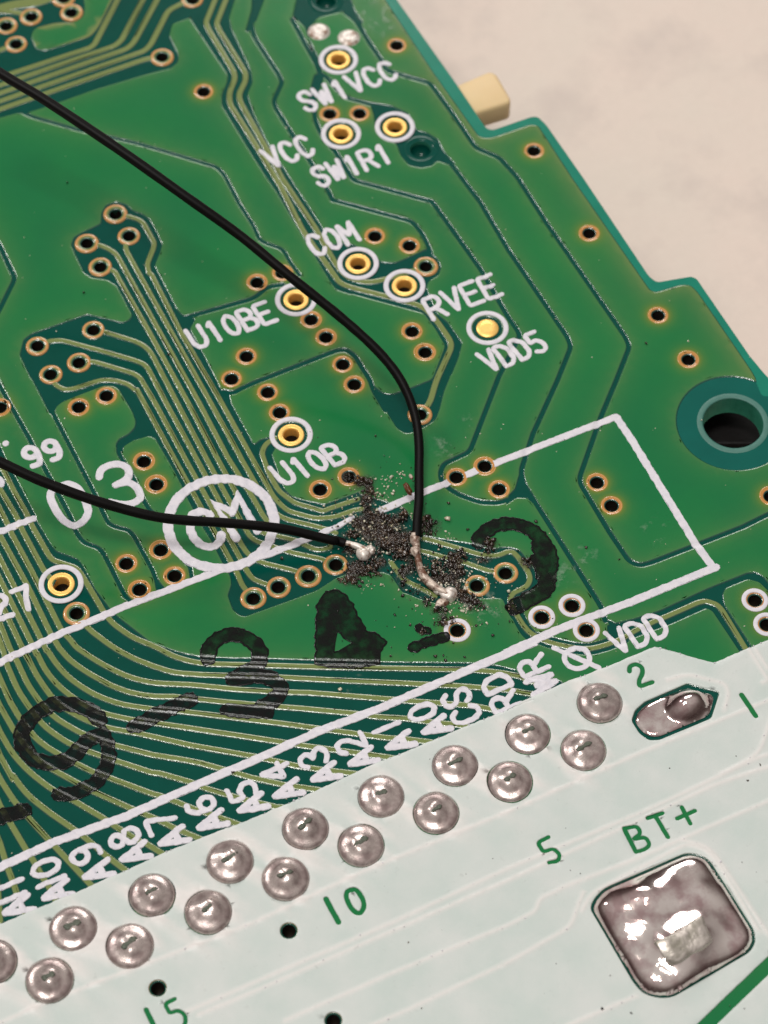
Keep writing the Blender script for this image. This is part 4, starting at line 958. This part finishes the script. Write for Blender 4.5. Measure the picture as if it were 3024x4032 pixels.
for t, x, y, rx, ry, n in CL:
    a, b, s = TILES[t]
    for k in range(int(n * 0.6)):
        an = rng.uniform(0, 6.283); rr = math.sqrt(rng.uniform(0, 1)) * rng.uniform(0.8, 1.2)
        q = board(a + (x + rx * rr * math.cos(an)) / s, b + (y + ry * rr * math.sin(an)) / s)
        size = float(np.clip(rng.lognormal(-3.5, 0.60), 0.012, 0.12))
        items.append((q[0], q[1], H + size * 0.5 + abs(rng.normal(0, 0.05)) * (1 - rr), size))
    c0 = [board(a + (x + rx * 1.6 * math.cos(u_)) / s, b + (y + ry * 1.6 * math.sin(u_)) / s)[:2] for u_ in np.linspace(0, 6.283, 18, endpoint=False)]
    film_p.append([tuple(q) for q in c0])
items = [q for q in items if kh.find((q[0], q[1], 0))[2] > 0.31 or (q[0] - PLUG[0]) ** 2 + (q[1] - PLUG[1]) ** 2 < 0.16]
chunks('charred_flux', items, char.m, 'dark crumbs of charred flux heaped round the two solder beads')
pl_ = [rough(q, 0.16, 0.12) for q in film_p]
al_ = np.vstack([np.array(q) for q in pl_]); mn_ = al_.min(0); mx_ = al_.max(0)
g_ = np.array([(x + rng.uniform(-.008, .008), y + rng.uniform(-.008, .008)) for x in np.arange(mn_[0], mx_[0], 0.034) for y in np.arange(mn_[1], mx_[1], 0.034)])
k_ = np.zeros(len(g_), bool)
for q in pl_: k_ |= inside(q, g_)
V_, T_, C_ = triangulate(pl_, [tuple(q) for q in g_[k_]]); ok = np.zeros(len(C_), bool)
for q in pl_: ok |= inside(q, C_)
T_ = T_[ok]; bv = np.unique(np.array(boundary(T_.tolist()))); kb = kdtree.KDTree(len(bv))
for i, k in enumerate(bv): kb.insert((V_[k, 0], V_[k, 1], 0), i)
kb.balance()
kc = kdtree.KDTree(len(CL))
for i, (t, x, y, rx, ry, n) in enumerate(CL):
    a_, b_, s_ = TILES[t]; q = board(a_ + x / s_, b_ + y / s_); kc.insert((q[0], q[1], 0), i)
kc.balance()
idx = np.unique(T_); mp_ = -np.ones(len(V_), int); mp_[idx] = np.arange(len(idx)); cz = []; rimd = []; dens = []
base_ = np.where(cover(V_[idx]), H, 0.006)
for i, q in zip(range(len(idx)), V_[idx]):
    d = kb.find((q[0], q[1], 0))[2]; f_ = min(1, d / 0.25)
    c1 = noise.noise((q[0] * 2.2, q[1] * 2.2, 0.5)) + 0.15; n1 = noise.noise((q[0] * 7, q[1] * 7, 2.5)); n2 = noise.noise((q[0] * 17, q[1] * 17, 4.5))
    h_ = f_ * max(0, c1 + 0.15) * (0.10 + 0.10 * n1 + 0.07 * n2)
    hd_ = kh.find((q[0], q[1], 0))[2]; hole_ = min(1, max(0, (hd_ - 0.31) / 0.1)) if (q[0] - PLUG[0]) ** 2 + (q[1] - PLUG[1]) ** 2 > 0.16 else 1
    h_ *= hole_
    cz.append((q[0], q[1], max(base_[i], (H * f_ + base_[i] * (1 - f_)) * (1 if c1 > 0 else 0)) + 0.003 + max(0, h_))); rimd.append(d); dens.append(max(0, min(1, 0.55 + 1.4 * c1)) * hole_)
fo = mesh_obj('burnt_flux_crust', cz, mp_[T_].tolist(), flx.m, None, attrs={'rimd': rimd, 'dens': dens})
tag(fo, 'brown grey crust of burnt flux fused to the board round the solder beads', kind='stuff')
items = []
ctr = [('e', 600, 700, 600, 560, 230), ('f', 400, 900, 560, 420, 190), ('e', 700, 800, 420, 330, 260), ('f', 330, 720, 360, 330, 160), ('f', 500, 1080, 330, 90, 40), ('e', 560, 1400, 150, 90, 20), ('e', 740, 250, 80, 60, 14), ('e', 910, 200, 40, 40, 10), ('f', 330, 330, 60, 50, 8)]
for t, x, y, sx_, sy_, n in ctr:
    a, b, s = TILES[t]
    for k in range(n):
        q = board(a + rng.normal(x, sx_ * 0.45) / s, b + rng.normal(y, sy_ * 0.45) / s); size = float(np.clip(rng.lognormal(-3.6, 0.4), 0.012, 0.06))
        items.append((q[0], q[1], H + size * 0.4, size))
for k in range(260):
    q = board(rng.uniform(0, 3000), rng.uniform(100, 4000))
    if inside(OUT, np.array([q[:2]]))[0] and not inside(WEDGE, np.array([q[:2]]))[0]:
        size = float(np.clip(rng.lognormal(-4.0, 0.4), 0.008, 0.035)); items.append((q[0], q[1], H + 0.0, size))
q = path3('e 1412,678,0.05')[0]; items.append((q[0], q[1], H + 0.05, 0.11))
q = path3('j 942,745,0.05')[0]; items.append((q[0], q[1], H + 0.08, 0.085))
q = path3('f 970,912,0.05')[0]; items.append((q[0], q[1], H + 0.03, 0.09))
items = [q for q in items if kh.find((q[0], q[1], 0))[2] > 0.33]
chunks('flux_specks', items, spk.m, 'pale glassy specks of flux scattered over the green mask')
items = []
for r_ in RL:
    for q in r_[::9]:
        if rng.random() < 0.30 and inside(WEDGE, q[None])[0]: items.append((q[0] + rng.normal(0, .03), q[1] + rng.normal(0, .03), H + 0.06, float(rng.uniform(0.012, 0.032))))
for q in densify(WEDGE[:26], 0.2, False):
    if rng.random() < 0.35: items.append((q[0], q[1], H + 0.035, float(rng.uniform(0.012, 0.035))))
chunks('glint_beads', items, silk.m, 'tiny white beads standing in for glints along the edges of the white coat')  # white beads added as sparkle on the ridges and upper coat edge
items = []
for k in range(150):
    t, x, y, sx_, sy_, n = ctr[k % 2]; a, b, s = TILES[t]
    q = board(a + rng.normal(x, sx_ * 0.9) / s, b + rng.normal(y, sy_ * 0.9) / s); size = float(np.clip(rng.lognormal(-3.4, 0.4), 0.012, 0.07)); items.append((q[0], q[1], H + size * 0.3, size))
for k in range(60):
    q = board(rng.uniform(0, 3000), rng.uniform(2500, 4000))
    items.append((q[0], q[1], H + 0.03, float(np.clip(rng.lognormal(-3.9, 0.4), 0.01, 0.04))))
for s_ in ('D 440,40', 'D 548,758', 'F 880,1063', 'G 1100,0', 'M 1200,0', 'S 600,1100', 'S 785,1120', 'O 1608,348', 'L 500,95', 'L 708,172', 'f 800,1395', 'f 985,1245', 'k 1220,150', 'k 910,390', 'k 590,380', 'k 110,380', 'e 1430,510', 'f 535,240'):
    q = P(s_)[0]; items.append((q[0], q[1], H + 0.03, 0.055))
items = [q for q in items if kh.find((q[0], q[1], 0))[2] > 0.33]
chunks('dark_crumbs', items, char.m, 'scattered single dark crumbs lying on the board')
sm_ = printed('flux_smear', [circle(*P('B 790,110')[0], 0.85, 24), circle(*P('B 850,190')[0], 0.7, 24), circle(*P('H 1385,440')[0], 0.5, 20), circle(*P('H 1250,600')[0], 0.6, 20), circle(*P('f 700,1110')[0], 0.9, 20), circle(*P('f 1600,740')[0], 0.6, 20), circle(*P('I 950,1130')[0], 0.7, 20), circle(*P('L 490,160')[0], 0.5, 20), circle(*P('j 1100,720')[0], 0.6, 20), circle(*P('H 150,1130')[0], 0.3, 20)], smr.m, parent=None, rims=[(-0.02, H + 0.050, 0), (0.03, H + 0.044, 0.3), (0.05, H + 0.002, 0.6)], rough_amp=0.3, step=0.12)
tag(sm_, 'clear dried flux smears on the green mask', kind='stuff')

# ------------------------------------------------------------------ tabletop below
TZ = -6.3
nx = 40; gx = np.linspace(-160, 160, nx + 1); gy = np.linspace(-160, 220, nx + 1)
tv = [(x, y, TZ + 0.25 * noise.noise((x * 0.05, y * 0.05, 0))) for y in gy for x in gx]
tf = [(j * (nx + 1) + i, j * (nx + 1) + i + 1, (j + 1) * (nx + 1) + i + 1, (j + 1) * (nx + 1) + i) for j in range(nx) for i in range(nx)]
tag(mesh_obj('tabletop', tv, tf, tbl.m), 'pale pinkish beige tabletop under the board', kind='structure')
